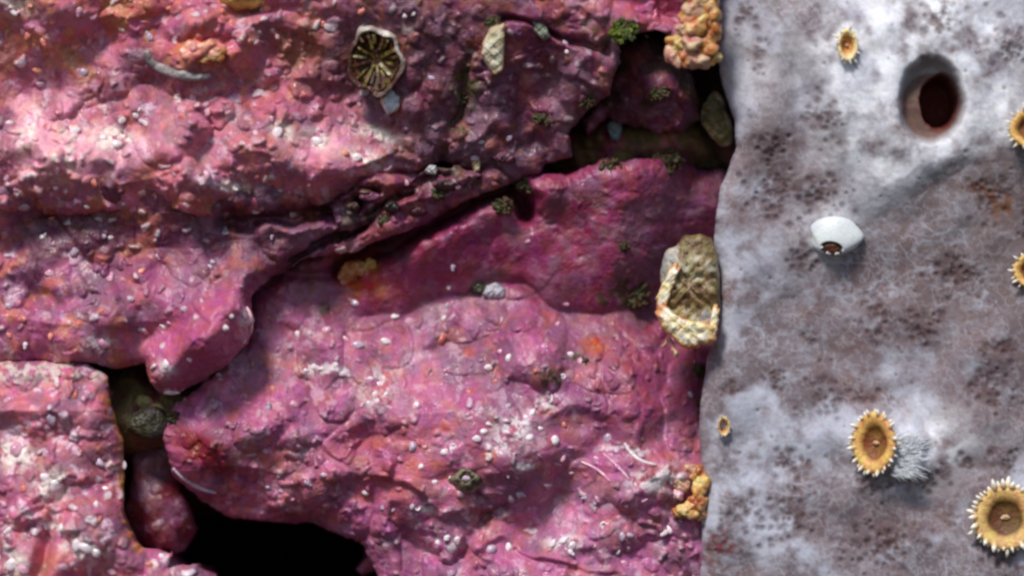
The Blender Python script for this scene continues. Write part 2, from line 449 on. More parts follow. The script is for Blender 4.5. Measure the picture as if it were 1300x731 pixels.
# ================= small dark red rock wedged in the gap
P_S = [(166, 575), (185, 560), (212, 560), (222, 600), (240, 640), (250, 672), (232, 700), (200, 712), (172, 690), (158, 650)]
def h_small(X, Y):
    return -70 + 26 * G(X, Y, 205, 650, 46, 60) + rough_rock(X, Y, 351, 6, 7, 3.5, 1.8)
def c_small(X, Y, h):
    return crust(X, Y, 360, base=(104, 32, 52), salmon=0.1, lilac=0.3, orange=0.1, pale=0.2, brown=0.3)
small = sheet('pebble', M_ROCK, (140, 540, 275, 730), 1.6, h_small, c_small, P_S, R=22, edge_noise=5, depth=140, base=-50, undercut=0.1, seed=4)
tag(small, 'small dark red stone wedged in the gap right of the lower pale boulder', 'stone')

# ================= upper mass
P_U = [(-200, -200), (912, -200), (912, 40), (880, 58), (830, 46), (790, 52), (786, 84), (776, 122), (740, 142), (716, 168), (722, 196), (690, 214), (650, 232), (600, 216), (560, 206), (500, 226), (452, 244), (400, 262), (340, 268), (280, 276), (200, 266), (110, 272), (40, 268), (-200, 262)]
def h_up(X, Y):
    X0, Y0 = X, Y
    Y = Y + fbm(X, Y, 120, 431, 2) * 30
    lm = 1 - sstep(330, 520, X + 0 * Y)
    left = np.interp(Y, [-200, -20, 30, 95, 120, 215, 262, 300], [66, 70, 66, 44, 46, 74, 60, 16])
    right = np.interp(Y, [-200, -20, 60, 150, 210, 260], [120, 92, 72, 26, -2, -34])
    h = left * lm + right * (1 - lm)
    h = h + 34 * G(X, Y, 400, 195, 64, 40, 10) + 20 * G(X, Y, 120, 175, 120, 30, 8)
    h = h + 30 * G(X, Y, 250, 66, 34, 17, 5) + 16 * G(X, Y, 150, 45, 30, 20) + 12 * G(X, Y, 60, 60, 40, 20)
    h = h - 60 * G(X, Y, 302, 18, 36, 12) + 16 * ledge(X, Y, [(225, 118), (262, 116), (300, 100), (330, 90)], 62, 3, 30)
    h = h - 22 * G(X, Y, 320, 120, 22, 50, 0)
    h = h + 14 * ledge(X, Y, [(-60, 40), (60, 52), (130, 50), (210, 30)], 63, 10, 26)
    h = h - 26 * crease(X, Y, [(640, 44), (700, 52), (740, 52), (770, 66)], 5, 64, 4)
    h = h + 20 * ledge(X, Y, [(690, 108), (740, 106), (775, 122), (800, 118)], 65, 4, 46)
    h = h - 18 * crease(X, Y, [(600, 84), (585, 130), (560, 175)], 9, 66)
    h = h + 22 * ledge(X, Y, [(575, 172), (620, 158), (655, 185), (715, 175)], 67, 6, 26)
    h = h + 16 * ledge(X, Y, [(330, 40), (390, 44), (430, 58)], 68, 5, 26) + 14 * ledge(X, Y, [(350, 104), (400, 100), (460, 118)], 69, 6, 24)
    h = h + 16 * ledge(X, Y, [(430, 212), (500, 190), (560, 178), (600, 180)], 70, 6, 20) + 18 * ledge(X, Y, [(440, 232), (500, 205), (560, 192)], 71, 6, 14)
    h = h - 30 * G(X, Y, 470, 90, 40, 50)
    h = h - 40 * G(X, Y, 840, 0, 90, 30)
    amt = 0.75 + 0.35 * lm
    X, Y = X0, Y0
    return h + (rough_rock(X, Y, 401, 16, 15, 8, 3.0) + nodules(X, Y, 18, 441, 0.3, 0.16, 0.36)[0] * 5) * amt
def c_up(X, Y, h):
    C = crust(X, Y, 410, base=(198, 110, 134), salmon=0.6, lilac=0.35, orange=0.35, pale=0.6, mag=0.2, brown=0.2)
    C2 = crust(X, Y, 420, base=(98, 58, 76), salmon=0.15, lilac=0.4, orange=0.22, pale=0.14, mag=0.4, brown=0.35)  # plum crust, darkened further to paint in shade on the upper right
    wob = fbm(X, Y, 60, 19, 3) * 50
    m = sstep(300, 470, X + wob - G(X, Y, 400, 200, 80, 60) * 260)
    m = np.clip(m + 0.6 * G(X, Y, 190, 100, 150, 26), 0, 1)  # shade of the upper left valley painted into the colour
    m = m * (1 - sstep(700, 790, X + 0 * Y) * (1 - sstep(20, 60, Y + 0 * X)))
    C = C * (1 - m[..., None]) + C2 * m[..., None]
    C = mixc(C, (204, 96, 46), np.clip(G(X, Y, 258, 66, 32, 15, 5) * 1.5, 0, .75))
    C = mixc(C, (186, 116, 76), np.clip(sstep(.05, .4, fbm(X, Y, 34, 21, 3)) * (G(X, Y, 130, 40, 220, 70) + .8 * G(X, Y, 200, 262, 200, 14)), 0, .75))
    C = mixc(C, (140, 92, 48), np.clip(G(X, Y, 385, 60, 30, 22) * 1.2, 0, .5))
    C = mixc(C, (70, 78, 26), np.clip(G(X, Y, 592, 110, 20, 30) + G(X, Y, 585, 160, 18, 12) + 1.2 * G(X, Y, 775, 45, 26, 14), 0, .75) * sstep(-.4, .2, fbm(X, Y, 10, 22, 3)))
    C = mixc(C, (238, 172, 188), np.clip(G(X, Y, 20, 170, 120, 62) * .8 + G(X, Y, 150, 190, 90, 26) * .6 + G(X, Y, 400, 185, 60, 26) * .6, 0, .75) * sstep(-.5, .3, fbm(X, Y, 26, 433, 4, .6)))  # pale crust with the lit bulge's brightness and wet sheen painted in
    C = mixc(C, (184, 74, 122), np.clip(G(X, Y, 850, -10, 70, 34) * 1.3, 0, .7))
    C, _ = speckle(X, Y, C, 441, 18, 0.3, 0.8, 0.45 + 0.55 * (1 - sstep(450, 520, X + 0 * Y)))
    for cx, cy, sx, sy in ((95, 168, 12, 12), (150, 172, 22, 8), (135, 182, 14, 8), (402, 178, 14, 11), (20, 10, 20, 12), (40, 165, 9, 26), (460, 200, 20, 9), (478, 170, 24, 7), (300, 240, 26, 7), (360, 168, 12, 9), (520, 36, 6, 6), (85, 205, 14, 18)):
        C = mixc(C, (240, 220, 214), np.clip(G(X, Y, cx, cy, sx, sy, 15) * 1.6, 0, .9) * sstep(-.45, .15, fbm(X, Y, 10, 51, 4, .65)))
    return C
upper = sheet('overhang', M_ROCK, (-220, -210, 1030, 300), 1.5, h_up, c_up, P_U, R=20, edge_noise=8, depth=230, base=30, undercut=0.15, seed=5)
tag(upper, 'salmon and purple overhanging rock mass along the top of the face', 'rock', 'pink crusted rocks')

# ================= shaded knob under the overhang, upper right
P_K = [(730, 150), (770, 118), (780, 60), (830, 46), (868, 60), (880, 110), (890, 150), (870, 172), (820, 168), (770, 150), (745, 178)]
def h_knob(X, Y):
    h = -34 + 34 * G(X, Y, 830, 110, 46, 36) + 20 * ledge(X, Y, [(790, 140), (840, 132), (890, 140)], 76, 6, 30) + 18 * G(X, Y, 745, 165, 26, 20)
    return h + rough_rock(X, Y, 451, 14, 12, 5, 2.6)
def c_knob(X, Y, h):
    C = crust(X, Y, 460, base=(112, 52, 78), salmon=0.2, lilac=0.35, orange=0.2, pale=0.08, brown=0.6)
    return mixc(C, (60, 58, 26), sstep(0.0, 0.4, fbm(X, Y, 30, 23, 3)) * .6)
knob = sheet('boulder', M_ROCK, (690, 40, 950, 225), 1.6, h_knob, c_knob, P_K, R=22, edge_noise=9, depth=140, base=-60, undercut=0.1, seed=6)
tag(knob, 'shadowed maroon knob of rock tucked under the overhang beside the sponge', 'rock', 'pink crusted rocks')

# ================= two strips of broken ledge inside the crack
P_B = [(420, 262), (450, 240), (500, 236), (540, 214), (585, 210), (618, 222), (590, 240), (548, 250), (520, 268), (480, 280), (430, 292)]
def h_brk(X, Y):
    h = 2 - 40 * crease(X, Y, [(460, 262), (520, 240), (560, 226)], 7, 74) + 22 * ledge(X, Y, [(400, 262), (470, 246), (530, 226), (600, 206), (700, 200)], 72, 7, 20)
    return h + rough_rock(X, Y, 471, 14, 22, 12, 4)
def c_brk(X, Y, h):
    C = crust(X, Y, 480, base=(104, 46, 74), salmon=0.2, lilac=0.45, orange=0.2, pale=0.35, brown=0.5)
    return mixc(C, (66, 62, 30), sstep(0.1, 0.4, fbm(X, Y, 24, 24, 3)) * .6)
brk = sheet('rock_ledge', M_ROCK, (400, 190, 720, 310), 1.5, h_brk, c_brk, P_B, R=14, edge_noise=8, depth=120, base=20, undercut=0.15, seed=7)
tag(brk, 'thin broken maroon ledge inside the diagonal dark crack', 'rock', 'pink crusted rocks')

# ==================================================================
#  THE GREY SPONGE
# ==================================================================
P_G = [(905, -200), (905, 0), (912, 60), (920, 105), (934, 150), (936, 185), (918, 235), (910, 300), (914, 350), (912, 425), (898, 470), (889, 530), (893, 600), (893, 680), (892, 960), (1600, 960), (1600, -200)]
CLUST = [(1215, 345, 30, 26), (1172, 412, 34, 22), (1262, 250, 26, 30), (1245, 238, 12, 8), (1002, 588, 28, 16), (1178, 606, 30, 16), (1025, 425, 12, 10), (1258, 490, 26, 34),
         (1050, 500, 20, 26), (1000, 660, 30, 34), (1120, 690, 60, 28), (1190, 25, 30, 24), (1282, 55, 26, 36), (985, 480, 14, 16), (928, 495, 22, 8), (1100, 505, 26, 8), (1045, 245, 34, 26),
         (965, 60, 10, 26), (945, 20, 10, 14), (1275, 440, 30, 8), (915, 690, 22, 22), (1110, 400, 20, 30), (945, 650, 20, 30), (985, 240, 30, 40), (1230, 590, 12, 12), (1285, 590, 20, 12),
         (1020, 330, 18, 20), (1270, 700, 30, 20), (1110, 620, 14, 14), (1045, 150, 20, 30), (980, 180, 20, 14), (1330, 300, 30, 30), (1345, 500, 30, 30), (1400, 150, 30, 30)]
rs = random.Random(12)
PORES = []
for (cx, cy, sx, sy) in CLUST:
    for k in range(int(10 + sx * sy / 28)):
        PORES.append((cx + rs.gauss(0, sx * .55), cy + rs.gauss(0, sy * .55), rs.uniform(2.4, 5.0), rs.uniform(0.25, .9)))
for k in range(260):
    PORES.append((rs.uniform(905, 1420), rs.uniform(-40, 790), rs.uniform(1.3, 2.8), rs.uniform(0.15, 0.6)))

def stamp(X, Y, items, step):
    out = np.zeros(X.shape); x0 = X[0, 0]; y0 = Y[0, 0]
    for (cx, cy, r, a) in items:
        j0 = int((cx - 3 * r - x0) / step); j1 = int((cx + 3 * r - x0) / step) + 2
        i0 = int((cy - 3 * r - y0) / step); i1 = int((cy + 3 * r - y0) / step) + 2
        if i1 <= 0 or j1 <= 0 or i0 >= X.shape[0] or j0 >= X.shape[1]: continue
        i0 = max(i0, 0); j0 = max(j0, 0)
        s = (slice(i0, i1), slice(j0, j1))
        out[s] = np.maximum(out[s], a * np.exp(-((X[s] - cx) ** 2 + (Y[s] - cy) ** 2) / r ** 2))
    return out
SG = {}
def h_sponge(X, Y):
    wx = X + fbm(X, Y, 40, 61, 3) * 8; wy = Y + fbm(X, Y, 40, 62, 3) * 8
    h = 40 + fbm(X, Y, 170, 501, 3) * 13 + fbm(X, Y, 60, 502, 2) * 4
    # mound that carries the osculum, with its lower lip rolling under
    h = h + 30 * np.exp(-(np.clip(np.sqrt(((X - 1190) / 170) ** 2 + ((Y - 110) / 150) ** 2), 0, 9)) ** 3.2)
    lipy = np.interp(X, [1000, 1090, 1130, 1180, 1230, 1300, 1450], [330, 275, 252, 222, 196, 186, 186])
    lip = np.clip((lipy - wy) / 34 + .5, 0, 1) * np.exp(-np.clip(lipy - wy, 0, None) / 70) * sstep(1040, 1160, X + 0 * Y)
    h = h + 8 * lip
    h = h + 30 * G(X, Y, 1000, 80, 60, 90) * .6 - 22 * G(X, Y, 1020, 120, 22, 80, -15)
    h = h + 18 * G(X, Y, 1160, 575, 60, 40) + 12 * G(X, Y, 1060, 300, 50, 45) + 9 * G(X, Y, 1060, 298, 42, 34)
    # osculum: raised rim, bowl, throat set to the right
    r = np.sqrt(((X - 1182) / 41) ** 2 + ((Y - 128) / 54) ** 2)
    r = r + fbm(X, Y, 28, 541, 3) * .05
    h = h + 4 * np.exp(-((r - 1.3) / .35) ** 2)
    h = h - 26 * (1 - sstep(.72, 1.12, r))
    r2 = np.sqrt(((X - 1195) / 25) ** 2 + ((Y - 130) / 36) ** 2) + fbm(X, Y, 20, 542, 3) * .08
    h = h - 75 * (1 - sstep(.7, 1.06, r2))
    # fibrous skin
    f1 = fbm(X + fbm(X, Y, 30, 71, 2) * 20, Y, 14, 511, 4, .6)
    h = h + f1 * 0.45 + fbm(X, Y, 5, 512, 2) * 0.15
    P = stamp(X, Y, PORES, X[0, 1] - X[0, 0]); SG['P'] = P; SG['r'] = r; SG['r2'] = r2; SG['lipy'] = lipy; SG['wy'] = wy
    return h - P * 3
def c_sponge(X, Y, h):
    P = SG['P']; r = SG['r']; r2 = SG['r2']
    C = np.zeros(X.shape + (3,)) + lin((122, 110, 116))
    C = mixc(C, (192, 194, 210), sstep(-.3, .45, fbm(X, Y, 70, 521, 5, .62)) * (.42 + .58 * np.clip(sstep(430, 520, Y + 0 * X) + G(X, Y, 920, 350, 70, 280) + G(X, Y, 1180, 60, 160, 120), 0, 1)))
    C = mixc(C, (128, 106, 108), sstep(-.1, .5, fbm(X, Y, 70, 522, 5, .6)) * .75)
    # below the mound lip: brown-grey shade of the mound painted into the colour
    lip_shade = sstep(-10, 20, SG['wy'] - SG['lipy']) * sstep(1040, 1160, X + 0 * Y) * (1 - sstep(330, 480, SG['wy']))
    C = mixc(C, (128, 112, 112), lip_shade * .7)
    C = mixc(C, (118, 96, 100), np.clip(G(X, Y, 1110, 410, 90, 90) * .8 + G(X, Y, 1010, 200, 50, 100, -20) * .7 + G(X, Y, 1100, 620, 40, 60) * .5, 0, .75) * sstep(-.5, .3, fbm(X, Y, 30, 524, 4, .6)))
    # whitish felt near the polyps; brightness of the lit mound painted in around the mouth
    wh = np.clip(np.exp(-((r - 1.5) / 1.1) ** 2) * 1.1 + G(X, Y, 1180, 60, 170, 110) * .6 + G(X, Y, 1120, 130, 50, 90) * .5 + G(X, Y, 1160, 575, 50, 46) * 1.1 + G(X, Y, 1230, 560, 60, 40) * .5 + G(X, Y, 950, 60, 50, 70) * .3 + G(X, Y, 1058, 296, 46, 36) * .9 + G(X, Y, 1072, 60, 36, 40) * .8 + G(X, Y, 1150, 150, 110, 90) * .5, 0, 1) * (1 - lip_shade)
    C = mixc(C, (242, 244, 252), wh * sstep(-.9, .5, fbm(X, Y, 26, 523, 4, .55)) * .92)
    # web of white fibres
    for sc_, sd, am in ((26, 531, .55), (13, 532, .4)):
        w_ = 1 - np.abs(fbm(X + fbm(X, Y, 20, sd + 9, 2) * 8, Y, sc_, sd, 3, .5)) * 4.2
        C = mixc(C, (188, 190, 206), np.clip(w_, 0, 1) ** 1.5 * am * (.35 + .65 * sstep(-.4, .4, fbm(X, Y, 90, 534, 2))))
    th = 1 - np.abs(fbm(X, Y, 16, 525, 4, .6)) * 5
    C = mixc(C, (214, 216, 226), np.clip(th, 0, 1) * .22)
    cl = np.zeros(X.shape)
    for cx, cy, sx, sy in CLUST: cl = np.maximum(cl, G(X, Y, cx, cy, sx * .95, sy * .95))
    C = mixc(C, (100, 76, 78), np.clip(cl * sstep(-.45, .35, fbm(X, Y, 13, 528, 4, .65)), 0, 1) * .75)
    C = mixc(C, (74, 46, 46), np.clip(P * 1.0, 0, .5))
    C = mixc(C, (120, 52, 60), np.clip(G(X, Y, 912, 695, 22, 22) * 1.1 * sstep(-.2, .3, fbm(X, Y, 12, 526, 3)), 0, .8))
    C = mixc(C, (122, 74, 46), np.clip((G(X, Y, 1250, 243, 26, 8, 20) + G(X, Y, 1275, 262, 14, 16)) * 1.1, 0, .7) * sstep(-.3, .3, fbm(X, Y, 9, 527, 3)))
    C = mixc(C, (134, 124, 124), (1 - sstep(.9, 1.12, r)) * .8)  # grey shadow on the bowl's inner wall, painted into the colour
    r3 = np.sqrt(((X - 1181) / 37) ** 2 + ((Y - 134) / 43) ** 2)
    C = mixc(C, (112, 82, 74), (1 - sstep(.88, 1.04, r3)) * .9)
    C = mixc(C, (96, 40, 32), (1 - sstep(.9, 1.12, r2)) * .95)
    return C
sponge = sheet('sponge', M_SPONGE, (880, -220, 1560, 960), 1.45, h_sponge, c_sponge, P_G, R=26, edge_noise=3, depth=230, base=70, undercut=0.05, seed=8)
tag(sponge, 'large grey white sponge with a round dark mouth, right of the pink rock', 'sponge')

# ==================================================================
#  SMALL LIFE AND FRAGMENTS
# ==================================================================
rnd = random.Random(5)
def mk(name, V, F, mat, parent=None, cols=None, smooth=True):
    me = bpy.data.meshes.new(name)
    me.from_pydata([tuple(c * U for c in v) for v in V], [], F)
    if smooth: me.polygons.foreach_set('use_smooth', [True] * len(me.polygons))
    if cols is not None:
        at = me.color_attributes.new('pigment', 'FLOAT_COLOR', 'POINT')
        at.data.foreach_set('color', np.array([[*c, 1] for c in cols], np.float32).ravel())
    me.materials.append(mat); me.update()
    o = bpy.data.objects.new(name, me); COL.objects.link(o)
    if parent is not None: o.parent = parent
    return o

def place(o, px, py, lift=0, n=(0, 0, 1), spin=0, h=None, only=None):
    """n = (right, up, towards the camera); the thing's local +Z points along n"""
    o.location = pos(px, py, h) if h is not None else spos(px, py, lift, only)
    d = Vector((n[0], -n[2], n[1])).normalized()
    q = d.to_track_quat('Z', 'Y')
    o.rotation_euler = (q.to_matrix() @ Matrix.Rotation(math.radians(spin), 3, 'Z')).to_euler()
    return o

def empty(name, *a, **k):
    o = bpy.data.objects.new(name, None); o.empty_display_size = 0.002; COL.objects.link(o)
    return place(o, *a, **k)

def up_frame(o, px, py, h, tilt=0):
    """local X = right, local Y = up, local Z = towards the camera"""
    o.location = pos(px, py, h)
    o.rotation_euler = (math.radians(90) + tilt, 0, 0)
    return o

def vn(x, y, z, s):
    return math.sin(x * 1.7 + s) * math.cos(y * 2.1 - s * 1.3) + math.sin(z * 1.9 + y * .8 + s * 2.1) * .7 + .5 * math.sin(x * 4.1 + z * 3.3 + s * .7) * math.cos(y * 3.7 + s)

def lathe(prof, n=40, sx=1, sy=1, wob=0, seed=0, close_top=True):
    V = []; F = []
    for i, (r, z) in enumerate(prof):
        for k in range(n):
            a = 2 * math.pi * k / n
            w = 1 + wob * vn(math.cos(a) * 2, math.sin(a) * 2, z * .08, seed)
            V.append((r * w * sx * math.cos(a), r * w * sy * math.sin(a), z + wob * 4 * vn(math.sin(a) * 3, math.cos(a) * 3, r * .1, seed + 2)))
    for i in range(len(prof) - 1):
        for k in range(n):
            k2 = (k + 1) % n
            F.append((i * n + k, i * n + k2, (i + 1) * n + k2, (i + 1) * n + k))
    if close_top:
        V.append((0, 0, prof[-1][1])); c = len(V) - 1; b = (len(prof) - 1) * n
        for k in range(n): F.append((b + k, b + (k + 1) % n, c))
    return V, F

def blob(sx, sy, sz, amp=0.12, seed=0, nu=22, nv=13, off=(0, 0, 0), fr=1.6):
    V = []; F = []
    for i in range(nv + 1):
        t = math.pi * i / nv
        for k in range(nu):
            a = 2 * math.pi * k / nu
            x, y, z = math.sin(t) * math.cos(a), math.sin(t) * math.sin(a), math.cos(t)
            w = 1 + amp * vn(x * fr, y * fr, z * fr, seed)
            V.append((x * sx * w + off[0], y * sy * w + off[1], z * sz * w + off[2]))
    for i in range(nv):
        for k in range(nu):
            k2 = (k + 1) % nu
            F.append((i * nu + k, (i + 1) * nu + k, (i + 1) * nu + k2, i * nu + k2))
    return V, F

def tube(pts, rad, n=12, caps=True):
    P = [Vector(p) for p in pts]; V = []; F = []
    for i, p in enumerate(P):
        t = (P[min(i + 1, len(P) - 1)] - P[max(i - 1, 0)]).normalized()
        u = t.cross(Vector((0.13, 0.27, 1))).normalized(); w = t.cross(u)
        r = rad[i] if isinstance(rad, (list, tuple)) else rad
        for k in range(n):
            a = 2 * math.pi * k / n
            V.append(tuple(p + (u * math.cos(a) + w * math.sin(a)) * r))
    for i in range(len(P) - 1):
        for k in range(n):
            k2 = (k + 1) % n
            F.append((i * n + k, i * n + k2, (i + 1) * n + k2, (i + 1) * n + k))
    if caps:
        F.append(tuple(range(n - 1, -1, -1))); b = (len(P) - 1) * n; F.append(tuple(b + k for k in range(n)))
    return V, F

def smooth_path(pts, m=6):
    out = []
    P = [np.array(p, float) for p in pts]; P = [2 * P[0] - P[1]] + P + [2 * P[-1] - P[-2]]
    for i in range(1, len(P) - 2):
        for k in range(m):
            t = k / m
            out.append(0.5 * ((2 * P[i]) + (-P[i - 1] + P[i + 1]) * t + (2 * P[i - 1] - 5 * P[i] + 4 * P[i + 1] - P[i + 2]) * t * t + (-P[i - 1] + 3 * P[i] - 3 * P[i + 1] + P[i + 2]) * t ** 3))
    out.append(P[-2])
    return [tuple(p) for p in out]

def pad(outline, thick, seed=0, bump=0.12, colf=None, n=64, rings=14, bulge=0.5, curve=0.0, jag=0.04):
    """a chip of shell or crust with the given outline (px, relative): rounded edge, uneven domed face, closed back"""
    c = np.mean(np.array(outline, float), 0)
    P = [np.array(p, float) - c for p in outline]
    loop = []
    L = len(P); per = [np.linalg.norm(P[(i + 1) % L] - P[i]) for i in range(L)]; T = sum(per)
    for k in range(n):
        s = T * k / n; i = 0
        while s > per[i]: s -= per[i]; i += 1
        p = P[i] + (P[(i + 1) % L] - P[i]) * s / per[i]
        loop.append(p * (1 + jag * vn(p[0] * .25, p[1] * .25, k * .9, seed)))
    for _ in range(2): loop = [(loop[k - 1] + loop[k] * 2 + loop[(k + 1) % n]) / 4 for k in range(n)]
    V = []; F = []; Cc = []
    def ring(f, z):
        for p in loop:
            x, y = p * f
            zz = z + thick * bump * vn(x * .22, y * .22, 0, seed) * 1.2 + thick * bump * .6 * vn(x * .6, y * .6, 1, seed + 4) - curve * (x * x + y * y)
            V.append((x, -y, zz))
            Cc.append(colf(x, y, f) if colf else (.5, .5, .5))
    for i in range(rings):
        f = 1 - i / rings
        z = thick * (bulge * (1 - f * f) + (1 - bulge) * min(1, math.sqrt(max(0, 1 - f ** 6))))
        ring(max(f, .02), z)
    ring(.97, -thick * .5); ring(.9, -thick * 1.3)
    b = list(range(rings)); order = [rings + 1, rings] + b
    for i in range(len(order) - 1):
        for k in range(n):
            k2 = (k + 1) % n
            F.append((order[i] * n + k2, order[i] * n + k, order[i + 1] * n + k, order[i + 1] * n + k2))
    F.append(tuple((rings - 1) * n + k for k in range(n - 1, -1, -1)))
    F.append(tuple((rings + 1) * n + k for k in range(n)))
    return V, F, Cc, c

def L3(c): return tuple(float(v) for v in lin(c))
def mixl(a, b, t):
    t = max(0, min(1, t)); a = lin(a); b = lin(b); return tuple(float(v) for v in a * (1 - t) + b * t)

M_GOLD = surf_mat('polyp_skin', rough=(.4, .6), spec=.4, vscale=1900, vamt=.28, bumps=((2600, .0002),), sss=.4)
M_FRAG = surf_mat('shell_fragment', rough=(.25, .5), spec=.5, vscale=1600, vamt=.3, bumps=((2200, .0003),))
M_WHITE = surf_mat('white_shell', rough=(.12, .35), spec=.6, vscale=1600, vamt=.18, bumps=((2500, .00015),), base=(240, 230, 232), c2=(224, 196, 212))
M_PINKN = surf_mat('pink_wart', rough=(.12, .35), spec=.6, vscale=1600, vamt=.2, bumps=((2500, .00015),), base=(214, 150, 180), c2=(228, 190, 196))
M_GREYN = surf_mat('grey_wart', rough=(.15, .4), spec=.6, vscale=1600, vamt=.2, bumps=((2500, .00015),), base=(182, 160, 184), c2=(206, 180, 196))
M_SALN = surf_mat('salmon_wart', rough=(.15, .4), spec=.6, vscale=1600, vamt=.2, bumps=((2500, .00015),), base=(214, 120, 104), c2=(226, 160, 140))
M_DOME = surf_mat('smooth_white_skin', rough=(.3, .45), spec=.5, vscale=600, vamt=.08, bumps=((2500, .00008),), base=(226, 232, 234), c2=(206, 212, 218), sss=.25)
M_MOUTH = surf_mat('brown_mouth', rough=(.4, .6), vscale=2000, vamt=.4, base=(98, 50, 26), c2=(70, 34, 22))
M_FLESH = surf_mat('pale_stalk', rough=(.35, .55), vscale=1500, vamt=.12, base=(246, 246, 242), c2=(232, 230, 230), sss=.2)
M_SKIRT = surf_mat('white_skirt', rough=(.5, .7), spec=.2, vscale=1500, vamt=.15, base=(246, 246, 248), c2=(232, 232, 240), sss=.5)
M_CUPD = surf_mat('dark_cup', rough=(.35, .6), vscale=1500, vamt=.4, base=(62, 34, 20), c2=(96, 56, 22))
M_SEPT = surf_mat('cup_ridge', rough=(.3, .5), vscale=1800, vamt=.4, base=(128, 112, 50), c2=(66, 36, 18))
M_SEPTL = surf_mat('pale_cup_ridge', rough=(.3, .5), vscale=1800, vamt=.3, base=(204, 190, 156), c2=(150, 140, 100))
M_CUPW = surf_mat('cup_wall', rough=(.3, .55), vscale=1400, vamt=.3, base=(210, 196, 200), c2=(150, 100, 84))
M_YEL = surf_mat('yellow_crust', rough=(.2, .45), vscale=1500, vamt=.25, bumps=((2400, .0003),), base=(206, 150, 80), c2=(222, 190, 130), sss=.15)
M_ORA = surf_mat('orange_crust', rough=(.2, .45), vscale=1500, vamt=.25, bumps=((2400, .0003),), base=(180, 108, 54), c2=(206, 146, 104), sss=.15)
M_CRM = surf_mat('cream_crust', rough=(.2, .45), vscale=1500, vamt=.2, bumps=((2400, .0003),), base=(214, 180, 148), c2=(190, 122, 110))
M_ALG = surf_mat('green_algae', rough=(.3, .55), vscale=2000, vamt=.5, base=(96, 112, 22), c2=(60, 66, 20))
M_ALGD = surf_mat('dark_algae', rough=(.35, .6), vscale=2000, vamt=.5, base=(58, 62, 24), c2=(70, 44, 22))
M_GTUBE = surf_mat('grey_tube', rough=(.3, .5), vscale=1500, vamt=.25, base=(134, 132, 134), c2=(168, 160, 160))
M_RIM = surf_mat('cream_rim', rough=(.2, .4), vscale=1200, vamt=.2, bumps=((2000, .0003),), base=(240, 222, 160), c2=(232, 176, 110))

# ---------------------------------------------------------------- polyps on the sponge
def polyp(px, py, R, n, label, n_tent, col_len=18, sx=1.0, sy=1.0, spin=0, disc=(218, 172, 100), core=(130, 86, 42), stalk=M_FLESH, tent_len=9, group='golden polyps on the sponge', lift=0, tipc=(255, 246, 226), seed=0):
    t = empty('polyp', px, py, lift, n, spin, only=[sponge])
    tag(t, label, 'polyp', group)
    V, F = lathe([(R * .62, -col_len * 1.6), (R * .7, -col_len * .3), (R * .8, col_len * .4), (R * .92, col_len * .8), (R * .86, col_len)], 44, sx, sy, .05, seed, close_top=False)
    mk('column', V, F, stalk, t)
    prof = [(R * .90, col_len * .82), (R * .96, col_len), (R * .9, col_len + 3), (R * .78, col_len + 2.5), (R * .68, col_len + 1.5), (R * .58, col_len - .5), (R * .48, col_len - 5), (R * .36, col_len - 8), (R * .12, col_len - 8)]
    V, F = lathe(prof, 64, sx, sy, .045, seed)
    cols = []
    for i, (r, z) in enumerate(prof):
        f = r / R
        for k in range(64):
            st = .5 + .5 * math.cos(2 * math.pi * k / 64 * n_tent)
            b = mixl(core, disc, (f - .48) / .16)
            b2 = mixl((238, 202, 130), (238, 202, 130), 0)
            w = .35 * st * max(0, min(1, (f - .5) / .3))
            cols.append(tuple(b[j] * (1 - w) + b2[j] * w for j in range(3)))
    cols.append(mixl(core, (180, 140, 100), .4))
    mk('oral_disc', V, F, M_GOLD, t, cols)
    V, F = blob(R * .13, R * .08, 3, .15, seed)
    V = [(x, y, z + col_len - 7) for x, y, z in V]
    mk('mouth', V, F, M_GOLD, t, [L3((206, 176, 140))] * len(V))
    first = None
    for k in range(n_tent):
        a = 2 * math.pi * (k + .15 * math.sin(k * 5.1)) / n_tent
        if first is None:
            V, F = tube([(0, -4, -2), (0, tent_len * .15, 0), (0, tent_len * .5, 1.2), (0, tent_len * .8, 1.0), (0, tent_len * .95, .4)], [R * .07, R * .078, R * .06, R * .034, R * .008], 8)
            cs = []
            for i in range(5): cs += [mixl(disc, tipc, (.1, .35, .85, 1, 1)[i])] * 8
            o = first = mk('tentacle', V, F, M_GOLD, t, cs)
        else:
            o = first.copy(); COL.objects.link(o); o.parent = t
        o.location = (R * .9 * sx * math.cos(a) * U, R * .9 * sy * math.sin(a) * U, (col_len + (2.5 if k % 2 else -1.5)) * U)
        o.rotation_euler = (math.radians(22 if k % 2 else -8), 0, a - math.pi / 2)
        s = .65 + .6 * rnd.random(); o.scale = (s, s * rnd.uniform(.7, 1.3), s); o.rotation_euler[2] += rnd.uniform(-.25, .25)
    return t
polyp(1276, 656, 42, (-.06, .05, 1), 'largest golden polyp, wide open with a brown centre, near the lower right corner', 42, seed=1, tent_len=10, lift=8, col_len=12, disc=(218, 176, 112), core=(108, 70, 38))
polyp(1114, 562, 35, (-.42, .02, .9), 'golden polyp turned sideways on a streaky white stalk, left of the largest one', 32, col_len=12, sx=.86, sy=1.14, seed=2, tent_len=8, lift=2, disc=(222, 170, 98), core=(134, 84, 42))
polyp(1074, 58, 17, (.1, .0, 1), 'small half closed polyp with an orange oval centre, left of the dark sponge mouth', 14, col_len=12, sx=.8, sy=1.25, disc=(236, 214, 166), core=(208, 146, 82), tent_len=7, seed=3)
polyp(1306, 165, 24, (-.2, .1, 1), 'golden polyp cut by the frame, right of the dark sponge mouth', 18, col_len=16, seed=4, tent_len=9)
polyp(1309, 345, 22, (-.2, .1, 1), 'golden polyp cut by the frame, halfway down the right edge', 18, col_len=14, seed=5, tent_len=7)
